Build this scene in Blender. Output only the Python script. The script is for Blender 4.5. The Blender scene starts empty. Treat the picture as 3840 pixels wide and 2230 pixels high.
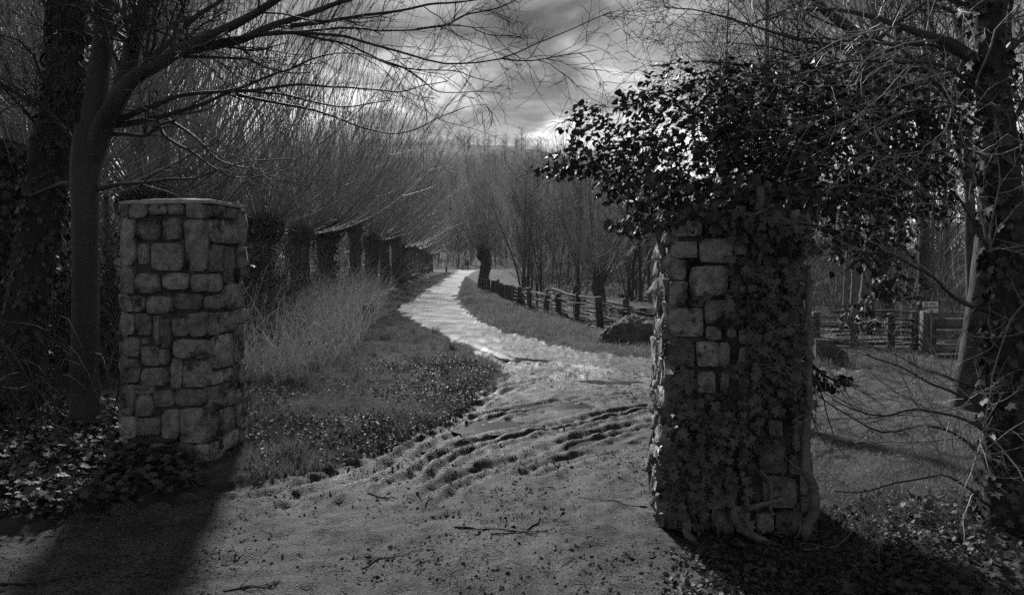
DEN = False
import bpy, math, random
import numpy as np
from mathutils import Vector
random.seed(7); RNG = np.random.default_rng(11)
S = bpy.context.scene; COL = S.collection
# ---------------------------------------------------------------- camera
F = 2600.0; HOR = 975.0; CX = 1920.0; EYE = 1.6          # focal length in photo pixels, horizon row, eye height
cam = bpy.data.cameras.new('camera'); camo = bpy.data.objects.new('camera', cam); COL.objects.link(camo)
camo.location = (0, 0, EYE); camo.rotation_euler = (math.pi/2, 0, 0)
cam.sensor_width = 36; cam.lens = 36*F/3840; cam.shift_y = -(1115-HOR)/3840
cam.clip_start = 0.05; cam.clip_end = 5000; S.camera = camo
# ---------------------------------------------------------------- sky, sun, exposure
SUN_AZ = math.radians(-16.0); SUN_EL = math.radians(33)    # azimuth from +Y towards +X
w = bpy.data.worlds.new('World'); S.world = w; w.use_nodes = True
nt = w.node_tree; nt.nodes.clear()
def N(t, **k):
    n = nt.nodes.new(t)
    for a, v in k.items(): setattr(n, a, v)
    return n
def L(a, b): nt.links.new(a, b)
def math_node(op, a, b=None, clamp=False):
    n = N('ShaderNodeMath', operation=op, use_clamp=clamp)
    for i, v in enumerate((a, b)):
        if v is None: continue
        if isinstance(v, (int, float)): n.inputs[i].default_value = v
        else: L(v, n.inputs[i])
    return n.outputs[0]
sky = N('ShaderNodeTexSky', sky_type='NISHITA', sun_disc=False)
sky.sun_elevation = SUN_EL; sky.sun_rotation = SUN_AZ; sky.air_density = 1.0; sky.dust_density = 2.0
bw = N('ShaderNodeRGBToBW'); L(sky.outputs[0], bw.inputs[0])
tc = N('ShaderNodeTexCoord'); sep = N('ShaderNodeSeparateXYZ'); L(tc.outputs['Generated'], sep.inputs[0])
zc = math_node('MAXIMUM', sep.outputs[2], 0.0)
den = math_node('ADD', zc, 0.16)
comb = N('ShaderNodeCombineXYZ')
L(math_node('DIVIDE', sep.outputs[0], den), comb.inputs[0]); L(math_node('DIVIDE', sep.outputs[1], den), comb.inputs[1])
def cloud(scale, detail, off, lo, hi, vlo, vhi, dist=0.6):
    m = N('ShaderNodeMapping'); m.inputs['Location'].default_value = off; m.inputs['Scale'].default_value = (1, 1.25, 1); L(comb.outputs[0], m.inputs[0])
    n = N('ShaderNodeTexNoise'); n.inputs['Scale'].default_value = scale; n.inputs['Detail'].default_value = detail
    n.inputs['Roughness'].default_value = 0.56; n.inputs['Distortion'].default_value = dist; L(m.outputs[0], n.inputs['Vector'])
    r = N('ShaderNodeMapRange'); r.interpolation_type = 'SMOOTHSTEP'
    r.inputs[1].default_value = lo; r.inputs[2].default_value = hi; r.inputs[3].default_value = vlo; r.inputs[4].default_value = vhi
    L(n.outputs[0], r.inputs[0]); return r.outputs[0]
c1 = cloud(1.15, 6, (3.1, 0.4, 0), 0.36, 0.60, 1.0, 0.24)
c2 = cloud(3.4, 8, (1.7, 5.2, 0), 0.38, 0.64, 1.0, 0.55, 1.0)
deck = N('ShaderNodeValToRGB'); L(zc, deck.inputs[0])      # bright low cloud, grey band above; unseen overhead brightness added as fill light
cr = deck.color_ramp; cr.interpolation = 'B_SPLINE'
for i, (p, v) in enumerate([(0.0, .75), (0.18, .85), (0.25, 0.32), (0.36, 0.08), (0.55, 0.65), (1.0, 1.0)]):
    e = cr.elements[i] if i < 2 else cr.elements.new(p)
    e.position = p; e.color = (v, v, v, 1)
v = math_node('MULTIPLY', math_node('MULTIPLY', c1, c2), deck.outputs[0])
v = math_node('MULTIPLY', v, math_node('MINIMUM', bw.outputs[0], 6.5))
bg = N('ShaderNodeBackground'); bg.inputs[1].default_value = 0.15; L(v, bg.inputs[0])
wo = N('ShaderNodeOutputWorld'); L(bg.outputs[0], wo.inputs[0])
sun = bpy.data.lights.new('sun', 'SUN'); sun.energy = 2.0; sun.angle = math.radians(5); sun.color = (1, 1, 1)
suno = bpy.data.objects.new('sun', sun); COL.objects.link(suno)
SD = Vector((math.sin(SUN_AZ)*math.cos(SUN_EL), math.cos(SUN_AZ)*math.cos(SUN_EL), math.sin(SUN_EL)))
suno.location = SD*60; suno.rotation_euler = SD.to_track_quat('Z', 'Y').to_euler()
S.view_settings.view_transform = 'Standard'; S.view_settings.look = 'None'
S.view_settings.exposure = 1.5; S.view_settings.gamma = 1.0; S.view_settings.use_curve_mapping = False
S.render.engine = 'CYCLES'; S.cycles.max_bounces = 5; S.cycles.diffuse_bounces = 2; S.cycles.glossy_bounces = 2
S.cycles.transparent_max_bounces = 4; S.cycles.sample_clamp_indirect = 3.0; S.cycles.sample_clamp_direct = 4.0; S.cycles.caustics_reflective = False; S.cycles.use_denoising = DEN

# ---------------------------------------------------------------- helpers
def W(px, py, Y): return np.array(((px-CX)/F*Y, Y, EYE-(py-HOR)/F*Y))      # photo point at distance Y
def G(px, py):                                                            # photo point on level ground
    Y = EYE*F/(py-HOR); return np.array(((px-CX)/F*Y, Y))
def hash3(ix, iy, iz, seed):
    h = (ix.astype(np.int64)*374761393 + iy.astype(np.int64)*668265263 + iz.astype(np.int64)*2147483647 + seed*1274126177) & 0xffffffff
    h = ((h ^ (h >> 13))*1274126177) & 0xffffffff
    h = ((h ^ (h >> 16))*2246822519) & 0xffffffff
    return ((h ^ (h >> 15)) & 0xffffff)/float(0xffffff)
def vn(x, y, z=None, seed=0):
    x = np.asarray(x, float); y = np.asarray(y, float)
    if z is None: z = np.zeros_like(x)
    x0, y0, z0 = np.floor(x), np.floor(y), np.floor(z)
    fx, fy, fz = x-x0, y-y0, z-z0
    fx, fy, fz = fx*fx*(3-2*fx), fy*fy*(3-2*fy), fz*fz*(3-2*fz)
    def lay(k):
        a = hash3(x0, y0, z0+k, seed); b = hash3(x0+1, y0, z0+k, seed); c = hash3(x0, y0+1, z0+k, seed); d = hash3(x0+1, y0+1, z0+k, seed)
        return (a*(1-fx)+b*fx)*(1-fy) + (c*(1-fx)+d*fx)*fy
    r = lay(0)
    if np.any(z0 != 0) or np.any(fz != 0): r = r*(1-fz)+lay(1)*fz
    return r*2-1
def fbm(x, y, z=None, o=4, seed=0, g=0.5):
    s = 0; a = 1
    for i in range(o):
        s = s + a*vn(np.asarray(x)*2**i, np.asarray(y)*2**i, None if z is None else np.asarray(z)*2**i, seed+i*17); a *= g
    return s
def norm(v): return v/np.maximum(np.linalg.norm(v, axis=-1, keepdims=True), 1e-9)
def sstep(a, b, x):
    t = np.clip((x-a)/(b-a), 0, 1); return t*t*(3-2*t)
def mesh_from(name, V, Fs, smooth=True):
    me = bpy.data.meshes.new(name); V = np.ascontiguousarray(V, np.float32)
    me.vertices.add(len(V)); me.vertices.foreach_set('co', V.ravel())
    loops = []; starts = []; off = 0
    for f in Fs:
        f = np.asarray(f, np.int32)
        if len(f) == 0: continue
        k = f.shape[1]; loops.append(f.ravel()); starts.append(off+np.arange(len(f), dtype=np.int32)*k); off += f.size
    loops = np.concatenate(loops); starts = np.concatenate(starts)
    me.loops.add(len(loops)); me.loops.foreach_set('vertex_index', loops)
    me.polygons.add(len(starts)); me.polygons.foreach_set('loop_start', starts)
    me.polygons.foreach_set('use_smooth', np.full(len(starts), smooth))
    me.update(calc_edges=True); return me
class Acc:                                                                # collects shapes that make ONE part
    def __init__(s): s.V = []; s.F = {3: [], 4: []}; s.n = 0
    def add(s, V, F):
        V = np.asarray(V, float).reshape(-1, 3); F = np.asarray(F)
        if len(V) == 0: return s
        s.V.append(V); s.F[F.shape[1]].append(F+s.n); s.n += len(V); return s
    def mesh(s, name, origin=(0, 0, 0), smooth=True):
        return mesh_from(name, np.concatenate(s.V)-np.asarray(origin, float), [np.concatenate(f) for f in s.F.values() if f], smooth)
    def obj(s, name, mat, parent=None, smooth=True, origin=None, kind=None):
        if origin is None: origin = parent['_o'] if parent is not None else (0, 0, 0)
        me = s.mesh(name, origin, smooth); me.materials.append(mat)
        o = bpy.data.objects.new(name, me); COL.objects.link(o)
        if parent is not None: o.parent = parent
        else: o.location = origin
        o['_o'] = [float(a) for a in origin]
        if kind: o['kind'] = kind
        return o
def tag(o, label, cat, group=None, kind=None):
    if label: o['label'] = label
    if cat: o['category'] = cat
    if group: o['group'] = group
    if kind: o['kind'] = kind
    return o
def thing(name, label, cat, loc=(0, 0, 0), group=None):
    o = bpy.data.objects.new(name, None); COL.objects.link(o); o.location = [float(a) for a in loc]; o.empty_display_size = 0.1
    o['_o'] = [float(a) for a in loc]; return tag(o, label, cat, group, 'thing')
def dup(root, loc, rz=0, sc=1.0, label=None, group=None):
    r = root.copy(); COL.objects.link(r); r.location = [float(a) for a in loc]; r.rotation_euler = (0, 0, rz)
    r.scale = (sc, sc, sc) if isinstance(sc, (int, float)) else sc
    if label: r['label'] = label
    if group: r['group'] = group
    for ch in root.children:
        c = ch.copy(); COL.objects.link(c); c.parent = r
    return r
def rand_unit(n):
    return norm(RNG.normal(size=(n, 3)))
def tubes(P, R, k=4):
    P = np.asarray(P, float); R = np.asarray(R, float)
    if P.ndim == 2: P = P[None]; R = R[None]
    B, n, _ = P.shape
    T = norm(np.gradient(P, axis=1))
    ref = norm(np.cross(T.mean(axis=1), rand_unit(B)))[:, None, :]
    U = norm(np.cross(T, np.broadcast_to(ref, T.shape))); Vv = np.cross(T, U)
    a = np.arange(k)/k*2*np.pi
    ring = P[:, :, None, :] + R[:, :, None, None]*(np.cos(a)[None, None, :, None]*U[:, :, None, :] + np.sin(a)[None, None, :, None]*Vv[:, :, None, :])
    idx = np.arange(B*n*k).reshape(B, n, k)
    A = idx[:, :-1]; C = idx[:, 1:]
    Fq = np.stack([A, np.roll(A, -1, 2), np.roll(C, -1, 2), C], -1).reshape(-1, 4)
    return ring.reshape(-1, 3), Fq
def ribbons(P, R, k=0):
    """hair-thin stems too slender to show a round section"""
    P = np.asarray(P, float); R = np.asarray(R, float); B, n, _ = P.shape
    T = norm(np.gradient(P, axis=1)); U = norm(np.cross(T, np.broadcast_to(rand_unit(B)[:, None, :], T.shape)))*R[:, :, None]
    V = np.stack([P-U, P+U], 2); idx = np.arange(B*n*2).reshape(B, n, 2)
    return V.reshape(-1, 3), np.stack([idx[:, :-1, 0], idx[:, :-1, 1], idx[:, 1:, 1], idx[:, 1:, 0]], -1).reshape(-1, 4)
def spline(pts, n):
    P = np.asarray(pts, float); m = len(P)
    if m == 2: t = np.linspace(0, 1, n)[:, None]; return P[0]*(1-t)+P[1]*t
    E = np.vstack([2*P[0]-P[1], P, 2*P[-1]-P[-2]])
    seg = np.linalg.norm(np.diff(P[:, :3], axis=0), axis=1); c = np.concatenate([[0], np.cumsum(seg)]); q = np.linspace(0, c[-1], n)
    out = []
    for s in q:
        i = min(np.searchsorted(c, s, 'right')-1, m-2); t = (s-c[i])/max(seg[i], 1e-9)
        p0, p1, p2, p3 = E[i], E[i+1], E[i+2], E[i+3]
        out.append(0.5*(2*p1+(p2-p0)*t+(2*p0-5*p1+4*p2-p3)*t*t+(3*p1-p0-3*p2+p3)*t**3))
    return np.array(out)
def spawn(P, R, m, t0=0.2, t1=0.98, ang=(0.5, 1.0), length=(0.5, 1.0), n=6, rs=0.55, rmin=0.0025, rmax=9, wander=0.15, bias=(0, 0, 0), tip=0.3, side=None):
    """m side shoots on each of the branches P"""
    B, k, _ = P.shape
    bi = np.repeat(np.arange(B), m); t = RNG.uniform(t0, t1, B*m)
    f = t*(k-1); i = np.minimum(f.astype(int), k-2); fr = (f-i)[:, None]
    base = P[bi, i]*(1-fr)+P[bi, i+1]*fr
    T = norm(P[bi, i+1]-P[bi, i]); r = R[bi, i]*(1-fr[:, 0])+R[bi, i+1]*fr[:, 0]
    perp = norm(np.cross(T, rand_unit(B*m)))
    if side is not None: perp = norm(perp*np.asarray(side))
    a = RNG.uniform(*ang, B*m)[:, None]
    d = norm(T*np.cos(a)+perp*np.sin(a))
    Ln = RNG.uniform(*length, B*m)*(1.15-0.5*t)
    pos = base.copy(); out = [pos.copy()]; bias = np.asarray(bias, float)
    for s in range(n-1):
        d = norm(d+RNG.normal(size=d.shape)*wander+bias/(n-1))
        pos = pos+d*(Ln/(n-1))[:, None]; out.append(pos.copy())
    r0 = np.clip(r*rs, rmin, rmax)
    return np.stack(out, 1), np.maximum(r0[:, None]*np.linspace(1, tip, n)[None], rmin*0.55)
def ico(sub=2):
    import bmesh
    bm = bmesh.new(); bmesh.ops.create_icosphere(bm, subdivisions=sub, radius=1)
    V = np.array([v.co[:] for v in bm.verts]); Fa = np.array([[v.index for v in f.verts] for f in bm.faces]); bm.free(); return V, Fa
def box(c, s, rz=0, rx=0, ry=0, jit=0.0, bev=0.0):
    """box, centre c, full size s, with its long edges cut (chamfer) when bev > 0"""
    x, y, z = np.asarray(s, float)/2
    if bev <= 0: bev = min(x, y, z)*0.12
    b = bev
    prof = [(-x+b, -y), (x-b, -y), (x, -y+b), (x, y-b), (x-b, y), (-x+b, y), (-x, y-b), (-x, -y+b)]
    V = []
    for zz, k in ((-z, b), (-z+b, 0), (z-b, 0), (z, b)):
        for (px, py) in prof: V.append((px*(1-k/x) if x > k else px, py*(1-k/y) if y > k else py, zz))
    V = np.array(V)+RNG.normal(size=(32, 3))*jit
    Fq = [[r*8+i, r*8+(i+1) % 8, (r+1)*8+(i+1) % 8, (r+1)*8+i] for r in range(3) for i in range(8)]
    for r0, fl in ((0, True), (24, False)):
        q = [[r0, r0+1, r0+2, r0+3], [r0, r0+3, r0+4, r0+7], [r0+4, r0+5, r0+6, r0+7]]
        Fq += [list(reversed(a)) if fl else a for a in q]
    cz, sz = math.cos(rz), math.sin(rz); cx_, sx_ = math.cos(rx), math.sin(rx); cy, sy = math.cos(ry), math.sin(ry)
    Rz = np.array([[cz, -sz, 0], [sz, cz, 0], [0, 0, 1]]); Rx = np.array([[1, 0, 0], [0, cx_, -sx_], [0, sx_, cx_]]); Ry = np.array([[cy, 0, sy], [0, 1, 0], [-sy, 0, cy]])
    return V@(Rz@Ry@Rx).T+np.asarray(c), np.array(Fq)
def post(x, y, z0, z1, r, lean=(0, 0), k=9, seed=0):
    """round timber post with a flat, slightly chamfered top"""
    n = 5; zz = np.array([z0, z0+(z1-z0)*.4, z0+(z1-z0)*.8, z1-0.012, z1, z1]); rr = np.array([1.03, 1.0, .98, .97, .86, .02])*r
    P = np.stack([x+lean[0]*(zz-z0), y+lean[1]*(zz-z0), zz], 1)
    V, Fq = tubes(P, rr, k); V[:, :2] += RNG.normal(size=(len(V), 2))*r*0.05
    V[5*k:, 2] = z1
    return V, Fq
def leaf_stamp(base, faces, pos, nrm, dirv, size):
    """stamp a leaf (x across, y along, z up) at pos with blade normal nrm and tip direction dirv"""
    n = norm(nrm); y = norm(dirv-(dirv*n).sum(-1, keepdims=True)*n); x = np.cross(y, n)
    M = np.stack([x, y, n], -1)*np.asarray(size)[:, None, None]
    V = np.einsum('nij,kj->nki', M, base)+pos[:, None, :]
    Fa = faces[None]+(np.arange(len(pos))*len(base))[:, None, None]
    return V.reshape(-1, 3), Fa.reshape(-1, 3)
# ovate leaf (mature ivy), three-lobed leaf (climbing ivy)
LEAF_O = np.array([(0, 0, 0), (0, .35, .0), (0, .7, .01), (0, 1.05, -.10), (-.36, .25, .09), (-.40, .45, .10), (-.24, .75, .05), (.36, .25, .09), (.40, .45, .10), (.24, .75, .05)])
FACE_O = np.array([(0, 4, 1), (4, 5, 1), (5, 2, 1), (5, 6, 2), (6, 3, 2), (0, 1, 7), (7, 1, 8), (8, 1, 2), (8, 2, 9), (9, 2, 3)])
LEAF_I = np.array([(0, 0, 0), (0, .38, .0), (0, 1.0, -.06), (-.2, -.12, .03), (-.52, .08, .05), (-.30, .30, .06), (-.50, .58, .02), (-.17, .60, .05), (.2, -.12, .03), (.52, .08, .05), (.30, .30, .06), (.50, .58, .02), (.17, .60, .05)])
FACE_I = np.array([(0, 3, 1), (3, 4, 1), (4, 5, 1), (5, 6, 1), (6, 7, 1), (7, 2, 1), (0, 1, 8), (8, 1, 9), (9, 1, 10), (10, 1, 11), (11, 1, 12), (12, 1, 2)])

# ---------------------------------------------------------------- materials (the photograph is black and white: all greys)
def mat(name, lo, hi, scale=8, rough=0.7, bump=0.3, bscale=40, bdist=0.01, coord='Object', stretch=(1, 1, 1), spec=0.5, rnd=0.0, detail=5, stain=None, rough2=None, coat=0, rscale=None, trans=0, churn=False):
    m = bpy.data.materials.new(name); m.use_nodes = True; t = m.node_tree; n = t.nodes; b = n['Principled BSDF']
    b.inputs['Roughness'].default_value = rough; b.inputs['Specular IOR Level'].default_value = spec
    if coat: b.inputs['Coat Weight'].default_value = coat; b.inputs['Coat Roughness'].default_value = 0.25
    if coord == 'Position': src = n.new('ShaderNodeNewGeometry').outputs['Position']
    else: src = n.new('ShaderNodeTexCoord').outputs[coord]
    mp = n.new('ShaderNodeMapping'); mp.inputs['Scale'].default_value = stretch; t.links.new(src, mp.inputs[0])
    def noise(sc, de, ro=0.6):
        x = n.new('ShaderNodeTexNoise'); x.inputs['Scale'].default_value = sc; x.inputs['Detail'].default_value = de; x.inputs['Roughness'].default_value = ro
        t.links.new(mp.outputs[0], x.inputs['Vector']); return x.outputs[0]
    def mr(v, a, b_, c, d):
        r = n.new('ShaderNodeMapRange'); r.inputs[1].default_value = a; r.inputs[2].default_value = b_; r.inputs[3].default_value = c; r.inputs[4].default_value = d
        t.links.new(v, r.inputs[0]); return r.outputs[0]
    def mul(a, b_):
        x = n.new('ShaderNodeMath'); x.operation = 'MULTIPLY'; t.links.new(a, x.inputs[0]); t.links.new(b_, x.inputs[1]); return x.outputs[0]
    v = mr(noise(scale, detail), 0.40 if churn else .3, 0.62 if churn else .7, lo, hi)
    if rnd:
        oi = n.new('ShaderNodeObjectInfo'); v = mul(v, mr(oi.outputs['Random'], 0, 1, 1-rnd, 1+rnd))
    if stain: v = mul(v, mr(noise(stain[0], 6, 0.65), stain[1], stain[2], 1.0, stain[3]))
    if churn:
        at = n.new('ShaderNodeAttribute'); at.attribute_name = 'churn'; v = mul(v, mr(at.outputs['Fac'], 0, 1, 1.0, .55))
    cb = n.new('ShaderNodeCombineColor')
    for i in range(3): t.links.new(v, cb.inputs[i])
    t.links.new(cb.outputs[0], b.inputs['Base Color'])
    if trans:
        tl_ = n.new('ShaderNodeBsdfTranslucent'); t.links.new(cb.outputs[0], tl_.inputs[0]); mx = n.new('ShaderNodeMixShader'); mx.inputs[0].default_value = trans
        t.links.new(b.outputs[0], mx.inputs[1]); t.links.new(tl_.outputs[0], mx.inputs[2]); t.links.new(mx.outputs[0], n['Material Output'].inputs[0])
    if rough2 is not None:
        rv = mr(noise(rscale or scale*0.7, 4), 0.35, 0.65, rough, rough2)
        if churn: rv = mul(rv, mr(at.outputs['Fac'], 0, .8, 1.0, .75))
        t.links.new(rv, b.inputs['Roughness'])
    if bump:
        bp = n.new('ShaderNodeBump'); bp.inputs['Strength'].default_value = bump; bp.inputs['Distance'].default_value = bdist
        if churn: a2 = n.new('ShaderNodeAttribute'); a2.attribute_name = 'grit'; t.links.new(a2.outputs['Fac'], bp.inputs['Strength'])
        t.links.new(noise(bscale, 6, 0.65), bp.inputs['Height']); t.links.new(bp.outputs[0], b.inputs['Normal'])
    return m
M = {}
M['path'] = mat('wet_gravel', .012, .115, 60.0, .52, 1.0, 80, .015, 'Position', spec=.22, rough2=.74, stain=(3.0, .42, .60, .45), detail=10, rscale=1.4, churn=True)
M['soil'] = mat('damp_soil', .03, .09, 5, .9, .9, 30, .03, 'Position', spec=.15)
M['stone'] = mat('sandstone', .22, .60, 14, .85, 1.0, 22, .09, 'Position', rnd=.38, stain=(5, .55, .64, .2), spec=.2)
M['mortar'] = mat('mortar', .05, .15, 9, .9, .9, 60, .015, 'Position', stain=(3.5, .5, .66, .3), spec=.2)
M['cap'] = mat('weathered_cement', .25, .42, 12, .8, .6, 60, .01, 'Position', spec=.3)
M['bark_s'] = mat('smooth_bark', .025, .065, 4, .65, .5, 30, .012, 'Object', (1, 1, .25), spec=.4)
M['bark_r'] = mat('rough_bark', .05, .14, 7, .85, 1.0, 26, .05, 'Object', (1, 1, .22), spec=.3)
M['bark_d'] = mat('ivied_bark', .03, .07, 6, .85, 1.0, 22, .05, 'Object', (1, 1, .4), spec=.3)
M['twig'] = mat('twig_bark', .035, .075, 5, .75, 0, spec=.25)
M['shoot'] = mat('willow_shoot', .16, .36, 3, .5, 0, spec=.4)
M['shoot_far'] = mat('far_twigs', .10, .24, 2, .7, 0, spec=.3)
M['willow'] = mat('willow_bark', .05, .15, 5, .85, 1.0, 14, .08, 'Object', (1, 1, .25), spec=.3)
M['leaf'] = mat('ivy_leaf', .035, .085, 9, .55, .25, 30, .01, 'Position', spec=.32)
M['leaf_c'] = mat('climbing_ivy_leaf', .045, .12, 14, .45, .25, 40, .01, 'Position', spec=.5)
M['litter'] = mat('dead_leaf', .03, .10, 14, .55, .3, 60, .01, 'Position', spec=.3, trans=.2)
M['grass'] = mat('grass', .10, .24, 2.2, .5, 0, coord='Position', spec=.4, trans=.45)
M['dry'] = mat('dry_stalks', .27, .48, 4, .5, 0, coord='Position', spec=.4, trans=.3)
M['wood'] = mat('weathered_wood', .06, .16, 9, .75, .9, 30, .02, 'Object', (1, 1, .2), rnd=.25, spec=.3)
M['rod'] = mat('hazel_rod', .03, .09, 6, .75, .5, 40, .01, 'Object', rnd=.3, spec=.4)
M['stem'] = mat('ivy_stem', .10, .25, 12, .75, .9, 45, .015, 'Position', spec=.3)
M['rock'] = mat('boulder_rock', .06, .20, 7, .8, 1.0, 16, .06, 'Object', spec=.3)
M['slab'] = mat('slate_slab', .05, .09, 7, .7, .5, 25, .01, 'Object')
M['hill_twig'] = mat('hillside_twigs', .025, .075, .5, .8, 0, coord='Position', spec=.2)
M['hill'] = mat('leafy_hillside', .02, .04, .08, .9, .5, .5, .3, 'Position', spec=.1)
M['white'] = mat('white_enamel', .72, .82, 5, .4, 0)
M['black'] = mat('black_print', .02, .02, 5, .6, 0)
M['metal'] = mat('grey_pole', .18, .25, 5, .5, 0)
M['cloth_l'] = mat('pale_jacket', .6, .7, 20, .85, .3, 60, .01, spec=.2)
M['cloth_d'] = mat('dark_cloth', .02, .035, 20, .85, .3, 60, .01, spec=.2)
M['skin'] = mat('skin', .32, .36, 20, .6, 0)
M['hair'] = mat('grey_hair', .25, .35, 40, .6, 0)
wm = bpy.data.materials.new('puddle_water'); wm.use_nodes = True; b = wm.node_tree.nodes['Principled BSDF']
b.inputs['Base Color'].default_value = (.05, .05, .05, 1); b.inputs['Roughness'].default_value = .06; b.inputs['IOR'].default_value = 1.33
nz = wm.node_tree.nodes.new('ShaderNodeTexNoise'); nz.inputs['Scale'].default_value = 9; bp = wm.node_tree.nodes.new('ShaderNodeBump'); bp.inputs['Strength'].default_value = .12; bp.inputs['Distance'].default_value = .01
wm.node_tree.links.new(nz.outputs[0], bp.inputs['Height']); wm.node_tree.links.new(bp.outputs[0], b.inputs['Normal']); M['water'] = wm

# ---------------------------------------------------------------- ground, path, puddles
PATH_PX_L = [(1712, 1012), (1705, 1026), (1667, 1048), (1624, 1074), (1571, 1107), (1514, 1143), (1503, 1174), (1571, 1210), (1644, 1252), (1722, 1294), (1800, 1335), (1880, 1361), (1896, 1397), (1867, 1449), (1800, 1491), (1711, 1558), (1500, 1650), (1250, 1745), (1000, 1815), (800, 1850), (500, 1900), (200, 1960), (-400, 2030), (-1500, 2060)]
PATH_PX_R = [(2250, 1004), (1850, 1009), (1775, 1016), (1743, 1040), (1729, 1064), (1715, 1091), (1711, 1122), (1732, 1164), (1800, 1210), (1877, 1236), (2007, 1278), (2163, 1314), (2319, 1335), (2522, 1347), (3050, 1378), (3300, 1400), (3700, 1420), (4600, 1440), (7000, 1440), (7000, 1640), (4600, 1640), (3300, 1630), (3050, 1720), (2960, 1900)]
POLY = [G(*p) for p in PATH_PX_L]+[np.array((-9., .5)), np.array((-9., -6.)), np.array((1.2, -6.)), np.array((1.3, 2.6)), np.array((1.9, 3.9))]+[G(*p) for p in reversed(PATH_PX_R)]+[G(2250, 1001.5), G(1780, 1003)]
POLY = np.array(POLY)
def seg_dist(x, y, A, B_):
    dx, dy = B_[0]-A[0], B_[1]-A[1]; t = np.clip(((x-A[0])*dx+(y-A[1])*dy)/(dx*dx+dy*dy+1e-12), 0, 1)
    return np.hypot(x-A[0]-t*dx, y-A[1]-t*dy)
def path_d(x, y):
    """signed distance to the path's ragged edge, positive on the path"""
    d = np.full(x.shape, 1e9); ins = np.zeros(x.shape, bool); n = len(POLY)
    for i in range(n):
        A, B_ = POLY[i], POLY[(i+1) % n]
        d = np.minimum(d, seg_dist(x, y, A, B_))
        c = (A[1] > y) != (B_[1] > y)
        with np.errstate(divide='ignore', invalid='ignore'): xi = (B_[0]-A[0])*(y-A[1])/(B_[1]-A[1]+1e-30)+A[0]
        ins ^= c & (x < xi)
    k = np.clip(np.hypot(x, y)/12, .6, 3)
    return np.where(ins, d, -d)+fbm(x*2.2, y*2.2, o=3, seed=5)*.13*k
RUTS_PX = [([(980, 1960), (1200, 1850), (1420, 1760), (1640, 1640), (1830, 1560), (2130, 1500), (2440, 1470)], .10, .05),
           ([(900, 1880), (1130, 1830), (1420, 1700), (1700, 1560), (1950, 1440), (2290, 1400), (2700, 1410)], .09, .04),
           ([(1500, 1820), (1783, 1660), (2130, 1590), (2440, 1525), (2900, 1490)], .10, .055),
           ([(1560, 1900), (1810, 1760), (2130, 1665), (2440, 1585), (2900, 1540)], .10, .05),
           ([(1900, 1800), (2200, 1700), (2480, 1640)], .08, .03),
           ([(1830, 1345), (2050, 1360), (2290, 1395), (2600, 1420)], .12, .045),
           ([(1960, 1395), (2150, 1415), (2420, 1450), (2900, 1470)], .12, .04),
           ([(1640, 1255), (1760, 1300), (1900, 1350), (2100, 1380)], .15, .03)]
RUTS = [(spline([G(*p) for p in pts], 48), wd, dp) for pts, wd, dp in RUTS_PX]
PUD = [(1860, 1590, .32, .24, .3), (2270, 1668, .22, .17, .3), (2120, 1520, .34, .2, .2), (1990, 1345, .5, .2, -.5), (1720, 1660, .25, .06, .45), (2330, 1430, .45, .12, -.05)]
PUD = [(G(a, b_), rx, ry, an) for a, b_, rx, ry, an in PUD]
CHURN = {}
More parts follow.
